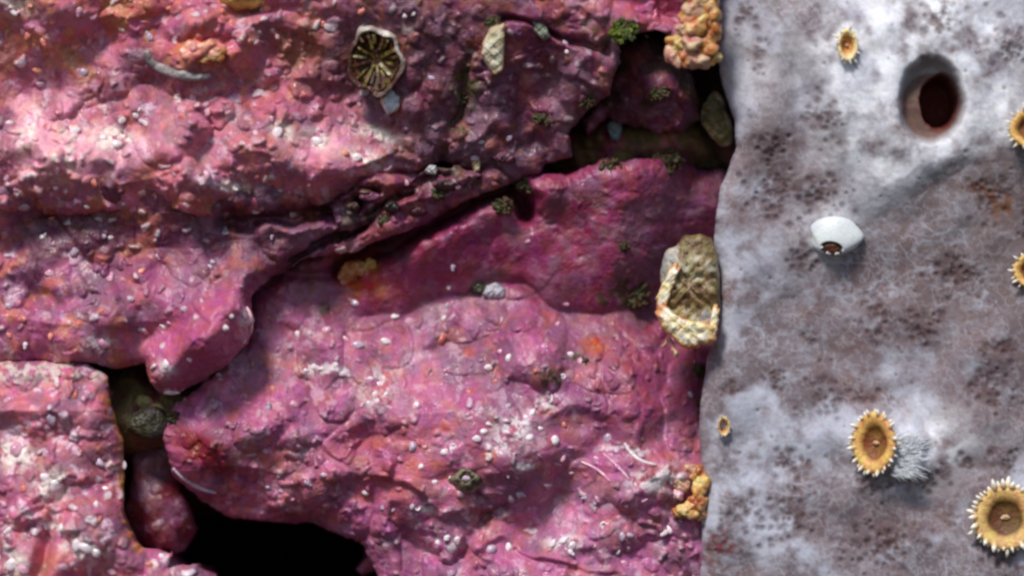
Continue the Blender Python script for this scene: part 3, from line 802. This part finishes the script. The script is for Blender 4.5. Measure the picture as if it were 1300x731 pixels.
polyp(918, 541, 11, (.1, 0, 1), 'tiny closed orange polyp beside the edge of the pink boulder', 10, col_len=6, sx=.75, sy=1.2, disc=(214, 180, 140), core=(196, 122, 60), tent_len=4, seed=6)
# streaks of folded white skin running from the sideways polyp
t = empty('stalk_base', 1156, 577, 2, (0.12, .12, 1), 0, only=[sponge])
tag(t, 'white fuzzy swelling joined to the right side of the sideways polyp', 'polyp stalk')
V, F = blob(26, 26, 5, .1, 3, off=(-4, 0, -3)); mk('swelling', [(x, y, z - 3) for x, y, z in V], F, M_SKIRT, t)
HV = []; HF = []
for k in range(230):
    y = rnd.uniform(-27, 24); x = rnd.uniform(-26, 8); l = rnd.uniform(10, 26); dy = y * .3 + rnd.uniform(-5, 5); z0 = 3.5 - (x / 30) ** 2 * 2
    P = smooth_path([(x, y, z0 - 2), (x + l * .4, y + dy * .3, z0 + 1.2), (x + l, y + dy, z0 - 3)], 3)
    V, F = tube(P, [.75, .8, .75, .7, .6, .4, .15], 5); n0 = len(HV); HV += V; HF += [tuple(i + n0 for i in f) for f in F]
mk('fuzz', HV, HF, M_SKIRT, t)

# smooth white closed polyp
t = empty('hooded_polyp', 1060, 300, -2, (-.06, -.14, 1), -9, only=[sponge])
tag(t, 'smooth white hooded polyp with a small dark brown opening on its lower side', 'hooded polyp')
V = []; F = []
NU, NV = 48, 16
def hood(a, v):
    # v 0 = foot on the sponge, 1 = lip of the opening, which looks down
    x0, y0 = 33 * math.cos(a) * (1 + .09 * math.sin(3 * a + 1) + .03 * math.sin(7 * a)), 25 * math.sin(a) * (1 + .07 * math.sin(2 * a))
    x1, y1 = -2 + 15 * math.cos(a), -14 + 8.5 * math.sin(a)
    f = v * v * (3 - 2 * v) * .9 + v * .1
    return (x0 * (1 - f) + x1 * f, y0 * (1 - f) + y1 * f, -4 + 12.5 * math.sin(v * math.pi * .52) * (1 + .12 * math.sin(a)))
for i in range(NV + 1):
    for k in range(NU): V.append(hood(2 * math.pi * k / NU, i / NV))
for (sc_, z) in ((.93, 7.6), (.86, 5), (.78, 0)):
    for k in range(NU):
        a = 2 * math.pi * k / NU; V.append((-2 + 15 * sc_ * math.cos(a), -14 + 8.5 * sc_ * math.sin(a), z))
for i in range(NV + 3):
    for k in range(NU):
        k2 = (k + 1) % NU; F.append((i * NU + k, i * NU + k2, (i + 1) * NU + k2, (i + 1) * NU + k))
mk('body', V, F, M_DOME, t)
V, F = blob(12.8, 7.6, 5, .1, 4, 26, 14, off=(-2, -14, 3.5)); mk('opening', V, F, M_MOUTH, t)
for k in range(9):
    a = math.pi * (1.02 + .96 * (k + rnd.uniform(.2, .8)) / 9)
    cx, cy = -2 + 13 * math.cos(a), -14 + 8 * math.sin(a)
    V, F = tube([(cx * .9, cy + 1, 4), (cx, cy, 9), (cx * 1.05, cy - 1.5, 8)], [1.6, 1.4, .5], 8)
    mk('fringe', V, F, M_DOME if k % 3 == 0 else M_MOUTH, t)

# ---------------------------------------------------------------- dark ridged cup
t = empty('cup_coral', 477, 76, 15, (-.05, -.12, 1), 0)
tag(t, 'oval dark brown cup coral with radiating ridges and a whitish rim', 'cup coral')
prof = [(30, -30), (32, -12), (33, 2), (32, 7), (29.5, 6), (26, 0), (23, -7)]
V, F = lathe(prof, 56, 1, 1.30, .14, 3.6, close_top=False)
cc = []
for i in range(len(prof)):
    for k in range(56):
        a = 2 * math.pi * k / 56; w = max(0, math.cos(a - math.radians(62))) ** .7 * (.65 + .35 * math.sin(a * 7)) ; cc.append(mixl((80, 44, 36), (228, 216, 208), w if i in (2, 3, 4) else w * .5))
mk('cup_wall', V, F, M_FRAG, t, cc)
V, F = lathe([(27, 4), (20, -4), (10, -8), (3, -8)], 40, 1, 1.32, .04, 4); mk('cup_floor', V, F, M_CUPD, t)
for k in range(17):
    a = 2 * math.pi * (k + .5 * rnd.random()) / 17; L_ = 1 if k % 2 else .75
    ca, sa = math.cos(a), math.sin(a)
    r1 = 29; r0 = 29 - 23 * L_
    w = rnd.uniform(1.2, 2.8)
    q = 6 * rnd.random() - 3; a += .12 * (rnd.random() - .5); pts = [(r1, -9), (r1 + 1, 3 + q), (r1 - 6, 6 + q), (r0 + 7 + q, 1), (r0, -5), (r0, -9)]
    V = []
    for s in (-1, 1):
        for r, z in pts: V.append((r * ca - s * w * sa, (r * sa) * 1.32 + s * w * ca, z))
    m = len(pts); F = [tuple(range(m - 1, -1, -1)), tuple(range(m, 2 * m))] + [(i, (i + 1) % m, m + (i + 1) % m, m + i) for i in range(m)]
    mk('ridge', V, F, M_SEPTL if k in (8, 15) else (M_CUPD if k % 3 == 0 else M_SEPT), t, smooth=False)

def chip(name, outline, thick, label, cat, c1, c2, lift=8, seed=1, n=(0, 0, 1), bump=.14, curve=0., edge=None, only=None, scale=11., group=None):
    def colf(x, y, f):
        v = .5 + .5 * vn(x / scale, y / scale, .3, seed + 2)
        b = mixl(c1, c2, v)
        if edge is not None and f > .72:
            w = min(1, (f - .72) / .2) * (.5 + .5 * math.sin(x * .13 + y * .17 + seed)); e = lin(edge)
            b = tuple(b[j] * (1 - w) + e[j] * w for j in range(3))
        return b
    V, F, Cc, c = pad(outline, thick, seed, bump, colf, curve=curve)
    o = mk(name, V, F, M_FRAG, None, Cc)
    h = surf_h(c[0], c[1], only) + lift
    if h < -5000: h = -40
    place(o, c[0], c[1], h=h, n=n)
    if label: tag(o, label, cat, group)
    return o

chip('shell_fragment', [(483, 115), (500, 110), (508, 122), (507, 140), (492, 146), (483, 132)], 9, 'glossy bluish white shell chip at the foot of the dark ridged cup', 'shell fragment', (226, 228, 238), (196, 204, 222), 12, 3, (0, .15, 1), edge=(214, 160, 60))
chip('shell_fragment', [(614, 52), (622, 36), (641, 30), (640, 60), (638, 92), (628, 95), (616, 80), (611, 70)], 9, 'upright beige shell plate on the purple rock, left of the flat slab', 'shell fragment', (170, 156, 122), (206, 200, 180), 20, 4, (-.12, -.05, 1), edge=(220, 190, 150))
chip('shell_fragment', [(905, 112), (916, 120), (922, 140), (932, 168), (928, 186), (914, 186), (901, 172), (888, 156), (890, 138), (898, 124)], 14, 'tall olive shell fragment with a cream left edge, wedged between dark rock and sponge', 'shell fragment', (128, 112, 62), (104, 96, 74), 0, 5, (-.25, 0, 1), edge=(214, 194, 170), only=[sponge, knob])
chip('shell_fragment', [(770, 160), (776, 152), (788, 150), (790, 166), (786, 180), (776, 180)], 6, 'small blue grey shell chip in the dark hollow of the crack', 'shell fragment', (116, 134, 140), (90, 100, 90), 18, 6)
chip('shell_fragment', [(618, 362), (630, 358), (642, 366), (640, 378), (622, 380), (612, 374)], 7, 'pale bluish shell chip on the step across the central boulder', 'shell fragment', (150, 152, 168), (190, 184, 196), 6, 7, (0, .3, 1))
chip('shell_fragment', [(596, 356), (612, 358), (622, 366), (610, 374), (596, 370)], 6, 'dark olive shell chip just left of the pale bluish chip', 'shell fragment', (60, 62, 36), (34, 30, 26), 3, 8, (0, .3, 1))
chip('shell_fragment', [(676, 24), (684, 20), (694, 34), (698, 48), (690, 52), (678, 40)], 6, 'narrow grey green shell chip above the flat purple slab', 'shell fragment', (126, 134, 116), (90, 80, 76), 10, 9)
chip('yellow_shell', [(272, -14), (345, -16), (338, 2), (322, 8), (296, 9), (278, 2)], 14, 'shiny yellow shell lip cut by the top edge above a dark hollow', 'shell', (232, 196, 86), (206, 170, 90), 34, 10, (0, .35, 1), edge=(250, 226, 130))

for i, (x, y, w_, h_, c1, c2, lab) in enumerate([(470, 250, 16, 7, (120, 66, 92), (90, 50, 60), 'purplish flake at the left end of the crack rubble'), (498, 262, 12, 8, (70, 60, 50), (40, 34, 34), 'dark flake low in the crack rubble'),
        (516, 240, 15, 8, (126, 76, 100), (100, 60, 70), 'dusky pink flake in the middle of the crack rubble'), (548, 216, 9, 8, (190, 186, 190), (150, 150, 150), 'pale grey flake above the crack rubble'), (566, 234, 16, 7, (86, 44, 56), (60, 40, 40), 'maroon flake right of the middle of the crack rubble'),
        (604, 206, 7, 14, (176, 160, 140), (120, 100, 70), 'upright tan flake at the right end of the crack rubble'), (530, 268, 13, 6, (78, 36, 50), (50, 30, 34), 'dark red flake at the lower edge of the crack'), (446, 262, 12, 6, (150, 120, 120), (90, 70, 60), 'greyish flake at the far left of the crack'), (640, 200, 18, 8, (110, 60, 84), (80, 50, 62), 'plum flake under the purple slab')]):
    rr_ = random.Random(i)
    ol = [(x + w_ * math.cos(a * .9) * rr_.uniform(.7, 1.15), y + h_ * math.sin(a * .9) * rr_.uniform(.7, 1.15)) for a in range(7)]
    chip('rock_flake', ol, 6, lab, 'rock flake', c1, c2, 5, 30 + i, (rr_.uniform(-.4, .4), rr_.uniform(0, .7), 1), group='broken flakes in the crack')

# ---------------------------------------------------------------- large shell with cream rim
t = bpy.data.objects.new('broken_shell', None); COL.objects.link(t)
hh = max(surf_h(866, 360, [central]), 0) + 34
up_frame(t, 877, 370, hh)
t.rotation_euler[2] = math.radians(-6)
tag(t, 'large olive broken shell with a thick cream and orange lower rim, between boulder and sponge', 'shell')
def csh(x, y, f):
    v = vn(x / 9., y / 9., .2, 3)
    b = mixl((158, 140, 96), (104, 80, 50), .5 + .6 * v)
    if v < -.7: b = L3((172, 164, 142))
    if x < -14 and y < 0: b = mixl((150, 150, 150), (196, 184, 164), .5 + .5 * v)
    return b
V, F, Cc, c = pad([(842, 334), (850, 308), (876, 297), (905, 300), (913, 340), (915, 395), (906, 425), (872, 432), (846, 412), (838, 388)], 20, 3, .12, csh, bulge=.2, jag=.14)
V = [(x + c[0] - 877, y - (c[1] - 370), z) for x, y, z in V]
mk('shell_body', V, F, M_FRAG, t, Cc)
def crim(x, y, f):
    v = .5 + .5 * vn(x / 7., y / 7., .1, 8)
    c_ = mixl((238, 222, 170), (240, 236, 222), v)
    if f > .75: c_ = mixl((226, 186, 120), (208, 146, 100), v)
    return c_
for nm, ol, zz, th in (('rim', [(834, 384), (836, 404), (850, 426), (866, 440), (888, 443), (906, 436), (912, 416), (900, 406), (884, 408), (866, 402), (852, 392), (846, 384)], 18, 12),
                  ('side_rim', [(834, 390), (847, 392), (856, 366), (866, 340), (862, 330), (852, 342), (842, 360), (835, 376)], 16, 7),
                  ('side_rim', [(903, 434), (912, 420), (915, 392), (911, 384), (905, 392), (902, 412), (896, 426)], 16, 6)):
    zz += 5; V, F, Cc, c = pad(ol, th, 5 + zz, .1, crim, n=72, rings=12, bulge=.25, jag=.16)
    V = [(x + c[0] - 877, y - (c[1] - 370), z + zz) for x, y, z in V]
    mk(nm, V, F, M_FRAG, t, Cc)
for (a, b, r) in (((-28, -58, 8), (-22, -72, 12), 2.6), ((-22, -72, 12), (-18, -82, 11), 3.2), ((-30, -60, 6), (-36, -70, 8), 2.0)):
    V, F = tube(smooth_path([a, ((a[0] + b[0]) / 2 + 2, (a[1] + b[1]) / 2, a[2] + 2), b], 4), r, 8); mk('root', V, F, M_CRM, t)
V, F = blob(8, 12, 4, .2, 5, off=(20, -36, 19)); mk('grey_scar', V, F, M_GTUBE, t)

# ---------------------------------------------------------------- encrusting colonies of lobes
def colony(px, py, lobes, label, cat, lift=0, name='lobed_sponge', only=None):
    t = bpy.data.objects.new(name, None); COL.objects.link(t)
    h = surf_h(px, py, only)
    up_frame(t, px, py, (h if h > -5000 else 0) + lift)
    tag(t, label, cat)
    for i, (x, y, z, a, b, m) in enumerate(lobes):
        V, F = blob(a * 1.1, b * 1.1, (a + b) * .4, .3, i * 1.7 + px, 30, 20, off=(x - px, py - y, z)); mk('lobe', V, F, m, t)
    return t
colony(880, 38, [(896, -8, 10, 14, 16, M_YEL), (900, 18, 8, 12, 16, M_YEL), (884, 8, 12, 13, 12, M_CRM), (872, 24, 10, 11, 9, M_ORA), (868, 36, 14, 8, 7, M_CRM), (884, 32, 8, 15, 14, M_YEL), (861, 54, 6, 12, 10, M_YEL), (856, 70, 4, 9, 14, M_CRM), (878, 58, 12, 14, 12, M_CRM), (896, 60, 10, 11, 10, M_ORA), (886, 78, 4, 16, 10, M_CRM), (905, 72, 4, 8, 8, M_YEL), (870, 76, 4, 10, 10, M_ORA), (905, 40, 6, 9, 14, M_ORA), (876, -14, 6, 14, 14, M_ORA), (906, 0, 6, 6, 14, M_YEL)],
       'lumpy yellow and orange crust filling the top corner between pink rock and sponge', 'crust', 22, 'orange_crust', [upper])
colony(884, 628, [(886, 602, 4, 8, 10, M_ORA), (889, 618, 6, 9, 12, M_YEL), (886, 636, 8, 10, 12, M_ORA), (874, 646, 8, 12, 9, M_YEL), (862, 650, 4, 9, 7, M_ORA), (864, 612, 4, 9, 9, M_CRM), (862, 628, 2, 7, 8, M_PINKN), (890, 650, 4, 6, 8, M_ORA), (876, 596, 2, 7, 6, M_CRM)],
       'small orange and yellow crust low on the boulder edge, touching the sponge', 'crust', 6, 'orange_crust', [central])
colony(458, 350, [(452, 342, -4, 14, 9, M_ORA), (468, 352, -5, 12, 10, M_SALN), (440, 352, -6, 9, 8, M_ORA), (470, 338, -6, 9, 8, M_YEL), (462, 366, -6, 14, 6, M_SALN)],
       'rusty orange crust at the lower end of the dark diagonal crack', 'crust', 0, 'orange_crust', [central])
colony(257, 66, [(246, 66, -4, 16, 11, M_SALN), (266, 62, -4, 15, 10, M_SALN), (276, 70, -6, 9, 8, M_ORA), (256, 76, -6, 14, 6, M_ORA)],
       'orange salmon lump half circled by a grey tube, upper left', 'lump', 3, 'orange_lump', [upper])

# ---------------------------------------------------------------- tubes
def on_path(pts, r, name, mat, label, cat, lift=3, only=None, m=5):
    c = pts[len(pts) // 2]
    t0 = pos(c[0], c[1], surf_h(*c, only))
    P = smooth_path([(x, y) + (0,) for x, y in pts], m)
    W = [(pos(x, y, max(surf_h(x, y, only), -400) + lift) - t0) / U for x, y, _ in P]
    n_ = len(W)
    W = [sum((W[min(max(i + k, 0), n_ - 1)] for k in (-2, -1, 0, 1, 2)), Vector()) / 5 for i in range(n_)]
    V, F = tube(W, [r * (.55 + .45 * math.sin(math.pi * (i + 1) / (n_ + 1))) for i in range(n_)], 12)
    o = mk(name, V, F, mat); o.location = t0
    tag(o, label, cat); return o
on_path([(186, 62), (190, 78), (206, 88), (226, 94), (248, 99), (268, 96)], 6.5, 'worm_tube', M_GTUBE, 'smooth grey worm tube curving under the orange lump, upper left', 'worm tube', 1, [upper])
on_path([(198, 462), (188, 474), (190, 488), (204, 496), (222, 498), (236, 495)], 3.6, 'worm_tube', M_WHITE, 'glossy white curved tube edging the underside of the rounded lobe', 'worm tube', 3, [mid])
on_path([(218, 592), (232, 606), (248, 616), (262, 622), (276, 626)], 3.2, 'worm_tube', M_GREYN, 'thin grey beaded tube under the red patch of the central boulder', 'worm tube', 2, [central])
on_path([(736, 585), (752, 592), (764, 600), (776, 612)], 2.1, 'worm_tube', M_PINKN, 'left thin pink white tube among three on the lower right of the boulder', 'worm tube', .3, [central])
on_path([(764, 574), (778, 586), (792, 600), (800, 610)], 2.1, 'worm_tube', M_PINKN, 'middle thin pink white tube among three on the lower right of the boulder', 'worm tube', .3, [central])
on_path([(792, 560), (800, 574), (816, 586), (836, 590)], 2.6, 'worm_tube', M_WHITE, 'right and whitest tube among three on the lower right of the boulder', 'worm tube', .3, [central])
on_path([(312, 388), (318, 400), (319, 416), (316, 430)], 2.6, 'worm_tube', M_PINKN, 'thin pinkish bead line along the right edge of the rounded lobe', 'worm tube', 2, [mid])

# ---------------------------------------------------------------- small barnacle
t = empty('barnacle', 592, 608, 2, (0, .2, 1), 0)
tag(t, 'small grey green barnacle with a dark gap below, middle of the pink boulder', 'barnacle')
V, F = lathe([(19, -8), (17, 3), (12, 10), (9, 11), (7, 5), (5, 0)], 30, 1.05, .8, .2, 5); mk('shell_wall', V, F, surf_mat('barnacle_shell', vscale=1500, vamt=.4, base=(128, 120, 92), c2=(60, 60, 42)), t)
V, F = blob(6, 4, 4, .1, 2, off=(0, 0, 5)); mk('lid_plate', V, F, M_GREYN, t)

# ---------------------------------------------------------------- algae tufts
def tuft(px, py, R, n, mat, label, lift=-2, ln=16):
    t = place(bpy.data.objects.new('algae_tuft', None), px, py, h=max(surf_h(px, py), -160) + lift)
    V = []; F = []
    r = random.Random(int(px * 7 + py))
    for k in range(n * 2):
        a = r.uniform(0, 2 * math.pi); q = R * r.random() ** .7; x, y = q * math.cos(a), q * math.sin(a) * .8
        w = r.uniform(1.2, 3.2); ang = r.uniform(0, 6.3); el = r.uniform(1, 2.6)
        V2, F2 = blob(w * el, w, w, .3, k, 8, 6)
        ca, sa = math.cos(ang), math.sin(ang); b0 = len(V)
        V += [(vx * ca - vy * sa + x, vx * sa + vy * ca + y, vz + r.uniform(-3, 1) * 0 + (R - q) * .12 - 1 + (k % 5) * .8) for vx, vy, vz in V2]
        F += [tuple(i + b0 for i in f) for f in F2]
    o = mk('algae_tuft', V, F, mat); o.location = t.location; o.rotation_euler = t.rotation_euler
    bpy.data.objects.remove(t)
    tag(o, label, 'algae', 'small algae tufts'); return o
tuft(790, 40, 20, 46, M_ALG, 'bright green algae tuft on the rock edge near the orange crust', 2, 14)
tuft(626, 28, 9, 22, M_ALGD, 'dark algae tuft right above the upright beige shell plate', 2, 12)
tuft(588, 120, 14, 30, M_ALGD, 'dark algae strip left of the beige shell plate', -2, 12)
tuft(735, 160, 18, 40, M_ALGD, 'dark algae in the crack left of the blue grey chip', 0, 14)
tuft(838, 118, 12, 26, M_ALGD, 'brownish green algae on the shadowed knob', 0, 12)
tuft(848, 205, 20, 44, M_ALGD, 'olive algae clump below the shadowed knob', 2, 14)
tuft(802, 376, 22, 46, M_ALGD, 'dark green algae patch left of the large broken shell', -3, 11)
tuft(790, 312, 8, 20, M_ALGD, 'tiny dark algae spot on the magenta upper part of the boulder', -3, 9)
tuft(640, 262, 12, 26, M_ALGD, 'dark algae hanging at the peak of the diagonal crack', 0, 12)
for tx, ty, tr, lb in ((690, 150, 12, 'dark algae on the lower right edge of the flat purple slab'), (712, 205, 14, 'dark algae filling the crack under the flat purple slab'), (672, 236, 15, 'dark algae low at the peak of the diagonal crack'), (560, 246, 9, 'dark algae speck inside the diagonal crack'),
                       (775, 212, 14, 'olive algae between the crack and the clump under the knob'), (900, 205, 10, 'dark algae touching the sponge below the tall olive shell'), (745, 128, 10, 'dark algae where slab and knob meet'), (884, 470, 9, 'dark algae in the shadow below the large broken shell'), (888, 512, 7, 'dark algae beside the sponge edge left of the tiny orange polyp'), (430, 300, 9, 'dark algae in the left half of the diagonal crack'), (490, 280, 8, 'dark algae under the crack rubble'), (150, 480, 10, 'olive algae at the top left of the olive gap'), (222, 530, 8, 'olive algae at the right wall of the olive gap')):
    tuft(tx, ty, tr, 26, M_ALGD, lb, -1, 10)
tuft(740, 462, 9, 20, M_ALGD, 'small brown algae spot between white shells on the boulder', -3, 8)

# ---------------------------------------------------------------- glint pebble and crumbs in the gap
V, F = blob(13, 9, 9, .12, 2); o = mk('pebble', V, F, surf_mat('wet_olive_pebble', rough=(.08, .2), spec=.8, base=(176, 172, 110), c2=(120, 120, 70))); place(o, 183, 510, 2); tag(o, 'wet yellowish pebble glinting in the olive gap', 'pebble')
V, F = blob(26, 20, 14, .1, 7); o = mk('pebble', V, F, surf_mat('dark_olive_pebble', rough=(.2, .5), base=(66, 66, 46), c2=(44, 36, 34))); place(o, 188, 536, 0); tag(o, 'dark olive pebble below the glinting one in the gap', 'pebble')

# ---------------------------------------------------------------- white shells and warts, one object each; bright whites also mimic wet highlights
protos = []
def p_dome(seed, asp):
    return blob(1.0, asp, .62, .12, seed, 14, 9)
def p_coil():
    P = []; rad = []
    for i in range(26):
        a = i / 25 * 2 * math.pi * 1.6; r = .22 + .5 * i / 25
        P.append((r * math.cos(a), r * math.sin(a), .18)); rad.append(.12 + .2 * i / 25)
    return tube(P, rad, 8)
def p_pair():
    V, F = blob(.8, .65, .55, .14, 3, 12, 8); V2, F2 = blob(.5, .45, .5, .14, 6, 12, 8, off=(.75, .35, -.05))
    n = len(V); return V + V2, F + [tuple(i + n for i in f) for f in F2]
SHP = [p_dome(1, .8), p_dome(4, .62), p_coil(), p_pair()]
MATS = {'w': M_WHITE, 'p': M_PINKN, 'g': M_GREYN, 's': M_SALN}
KINDN = {'w': 'white', 'p': 'pinkish white', 'g': 'grey', 's': 'salmon'}
cache = {}
def wart(px, py, r, k, only, where):
    s = (0, 0, 1, 2, 3, 1, 0, 3, 1, 0)[rnd.randrange(10)] if k == 'w' else (0, 1, 3)[rnd.randrange(3)]
    key = (s, k)
    if key not in cache:
        V, F = SHP[s]
        o = cache[key] = mk('tiny_shell', V, F, MATS[k])
    else:
        o = cache[key].copy(); COL.objects.link(o)
    h = surf_h(px, py, only)
    if h < -150: h = surf_h(px, py)
    r *= .86
    place(o, px, py, h=h - r * .15, n=(rnd.uniform(-.3, .3), rnd.uniform(-.1, .4), 1), spin=rnd.uniform(0, 360))
    o.scale = (r, r, r)
    for q in ('label', 'category', 'group'):
        if q in o: del o[q]
    tag(o, 'tiny %s shell bump stuck on %s' % (KINDN[k], where), 'tiny shell', 'tiny %s shell bumps on %s' % (KINDN[k], where))
    return o
CW = 'the central pink boulder'; MW = 'the middle ledge'; LW = 'the lower left boulder'; UW = 'the upper overhang'
for (x, y, r, k) in [(340, 519, 10, 'g'), (378, 424, 8, 'w'), (398, 466, 6, 'w'), (409, 468, 6, 'w'), (426, 463, 7, 'w'), (388, 470, 5, 'w'), (455, 439, 12, 'g'), (490, 434, 10, 'w'), (500, 402, 7, 'w'), (520, 407, 8, 'p'), (414, 420, 9, 'p'), (438, 431, 8, 'p'),
        (568, 388, 7, 'g'), (564, 404, 6, 'w'), (560, 430, 11, 's'), (530, 515, 10, 'p'), (372, 513, 7, 'p'), (344, 480, 6, 's'), (345, 494, 7, 's'), (470, 480, 6, 'w'), (482, 488, 7, 'w'), (476, 500, 6, 'w'), (490, 500, 6, 'w'), (496, 518, 6, 'p'), (468, 512, 5, 'w'),
        (620, 466, 7, 'w'), (646, 455, 8, 'w'), (636, 446, 6, 'p'), (680, 470, 6, 's'), (724, 450, 9, 'w'), (738, 460, 9, 'p'), (715, 478, 6, 'w'), (629, 484, 6, 's'), (596, 498, 7, 's'), (565, 470, 5, 'p'), (672, 556, 8, 'w'), (704, 560, 10, 'w'), (714, 582, 9, 'p'), (524, 567, 9, 'g'), (535, 592, 6, 'w'), (552, 612, 8, 'w'),
        (676, 524, 8, 'w'), (668, 530, 6, 'w'), (700, 508, 7, 'w'), (716, 538, 6, 's'), (686, 544, 5, 'w'), (660, 545, 5, 'p'), (565, 574, 8, 'w'), (576, 566, 7, 'w'), (573, 570, 6, 'w'), (605, 556, 8, 'w'), (614, 548, 7, 'w'), (620, 538, 6, 'w'), (572, 606, 5, 'w'),
        (465, 625, 7, 'w'), (486, 644, 6, 'g'), (500, 646, 6, 'g'), (524, 642, 7, 'g'), (530, 645, 6, 'w'), (412, 603, 7, 'g'), (390, 612, 8, 'g'), (372, 633, 6, 'p'), (358, 622, 6, 'g'), (340, 618, 6, 'g'), (640, 558, 5, 'p'), (556, 688, 7, 'w'), (568, 682, 7, 'w'), (580, 684, 6, 'w'), (622, 698, 11, 'g'), (646, 694, 10, 'w'),
        (702, 690, 9, 'w'), (716, 686, 10, 'w'), (726, 692, 8, 'w'), (724, 700, 7, 'w'), (767, 666, 10, 'w'), (790, 680, 9, 'g'), (784, 700, 5, 'w'), (792, 714, 8, 'p'), (755, 693, 5, 'p'), (850, 673, 9, 'w'), (843, 676, 8, 'w'), (825, 661, 7, 'p'), (757, 582, 6, 'p'), (795, 641, 4, 'w'), (645, 604, 4, 'w'), (772, 555, 10, 'g'), (817, 635, 6, 'p'), (744, 632, 7, 'g'), (758, 632, 6, 'p'), (670, 306, 5, 'p'), (708, 412, 6, 'p'), (575, 338, 7, 'g'), (570, 365, 6, 'w'), (450, 385, 8, 'g'), (690, 440, 6, 'p'), (725, 600, 6, 'p'), (876, 500, 7, 'g'), (720, 386, 5, 'p')]:
    wart(x, y, r * .86, k, [central], CW)
for (x, y, r, k) in [(54, 301, 7, 'w'), (95, 318, 11, 'g'), (66, 277, 7, 's'), (63, 346, 8, 'p'), (140, 354, 9, 'p'), (12, 388, 7, 'g'), (32, 437, 6, 'w'), (65, 426, 8, 's'), (132, 434, 12, 'p'), (208, 415, 6, 'w'), (215, 410, 5, 'p'), (285, 416, 7, 'w'), (235, 392, 7, 'g'), (267, 340, 6, 'g'), (140, 302, 5, 'w'), (132, 300, 6, 'g'), (293, 401, 5, 'w'), (310, 432, 5, 'w'), (278, 476, 6, 'g'), (100, 412, 9, 's'), (240, 455, 7, 'p'), (212, 462, 8, 'w'), (165, 380, 7, 'g'), (180, 345, 8, 's'), (200, 325, 6, 'p'), (30, 405, 7, 's'), (12, 425, 6, 's'), (345, 300, 5, 'g'), (130, 395, 7, 's'), (515, 232, 6, 'p'), (525, 220, 5, 'p'), (603, 200, 7, 'g')]:
    wart(x, y, r * .9, k, [mid], MW)
for (x, y, r, k) in [(65, 530, 12, 'g'), (125, 587, 10, 'g'), (156, 590, 7, 'w'), (70, 614, 14, 'w'), (58, 606, 9, 'w'), (134, 620, 6, 'w'), (122, 640, 6, 'w'), (98, 690, 12, 'w'), (110, 694, 11, 'w'), (122, 700, 9, 'w'), (60, 668, 6, 'w'), (78, 670, 7, 'w'), (12, 672, 8, 'w'), (20, 570, 12, 'p'), (16, 715, 12, 'w'), (30, 722, 9, 'p'), (95, 502, 7, 's'), (12, 508, 9, 'p'), (140, 500, 6, 's'), (205, 706, 7, 'w'), (190, 716, 6, 's'), (142, 725, 8, 'p'), (30, 620, 8, 's'), (5, 640, 7, 'p'), (125, 660, 6, 's'), (100, 545, 6, 'p'), (60, 575, 8, 'p')]:
    wart(x, y, r * .95, k, [low], LW)
for (x, y, r, k) in [(403, 180, 12, 'w'), (352, 168, 10, 'w'), (190, 48, 9, 'g'), (106, 92, 10, 'g'), (515, 20, 6, 'w'), (452, 200, 9, 'w'), (438, 196, 7, 's'), (470, 172, 6, 'p'), (95, 166, 9, 'w'), (84, 160, 6, 'p'), (132, 176, 7, 'w'), (148, 184, 9, 'w'), (155, 152, 7, 'w'), (172, 146, 6, 'w'), (176, 140, 5, 'w'), (20, 14, 10, 'w'), (10, 10, 8, 'p'), (40, 8, 6, 's'), (245, 126, 7, 'p'), (262, 142, 8, 'p'), (232, 148, 7, 's'), (270, 178, 7, 'g'), (55, 52, 8, 's'), (35, 45, 8, 's'), (95, 60, 10, 's'), (48, 88, 8, 's'), (30, 40, 6, 'p'), (222, 220, 6, 'p'), (263, 222, 8, 'p'), (300, 238, 6, 'w'), (345, 150, 5, 'p'), (110, 262, 5, 'w'), (325, 268, 6, 'g'), (118, 232, 8, 's'), (12, 156, 6, 'w'), (8, 225, 8, 'p'), (525, 18, 4, 'w'), (548, 100, 6, 'g'), (720, 66, 5, 'w'), (610, 180, 6, 'g'), (646, 175, 6, 'g'), (674, 198, 5, 'g'), (718, 56, 6, 'g'), (780, 50, 6, 'w'), (822, 48, 5, 'w'), (460, 14, 8, 's'), (338, 10, 8, 's'), (410, 30, 6, 's'), (545, 216, 7, 'w'), (150, 20, 9, 's'), (100, 14, 8, 'p'), (66, 28, 7, 's'), (215, 10, 8, 's')]:
    wart(x, y, r * .95, k, [upper, brk], UW)
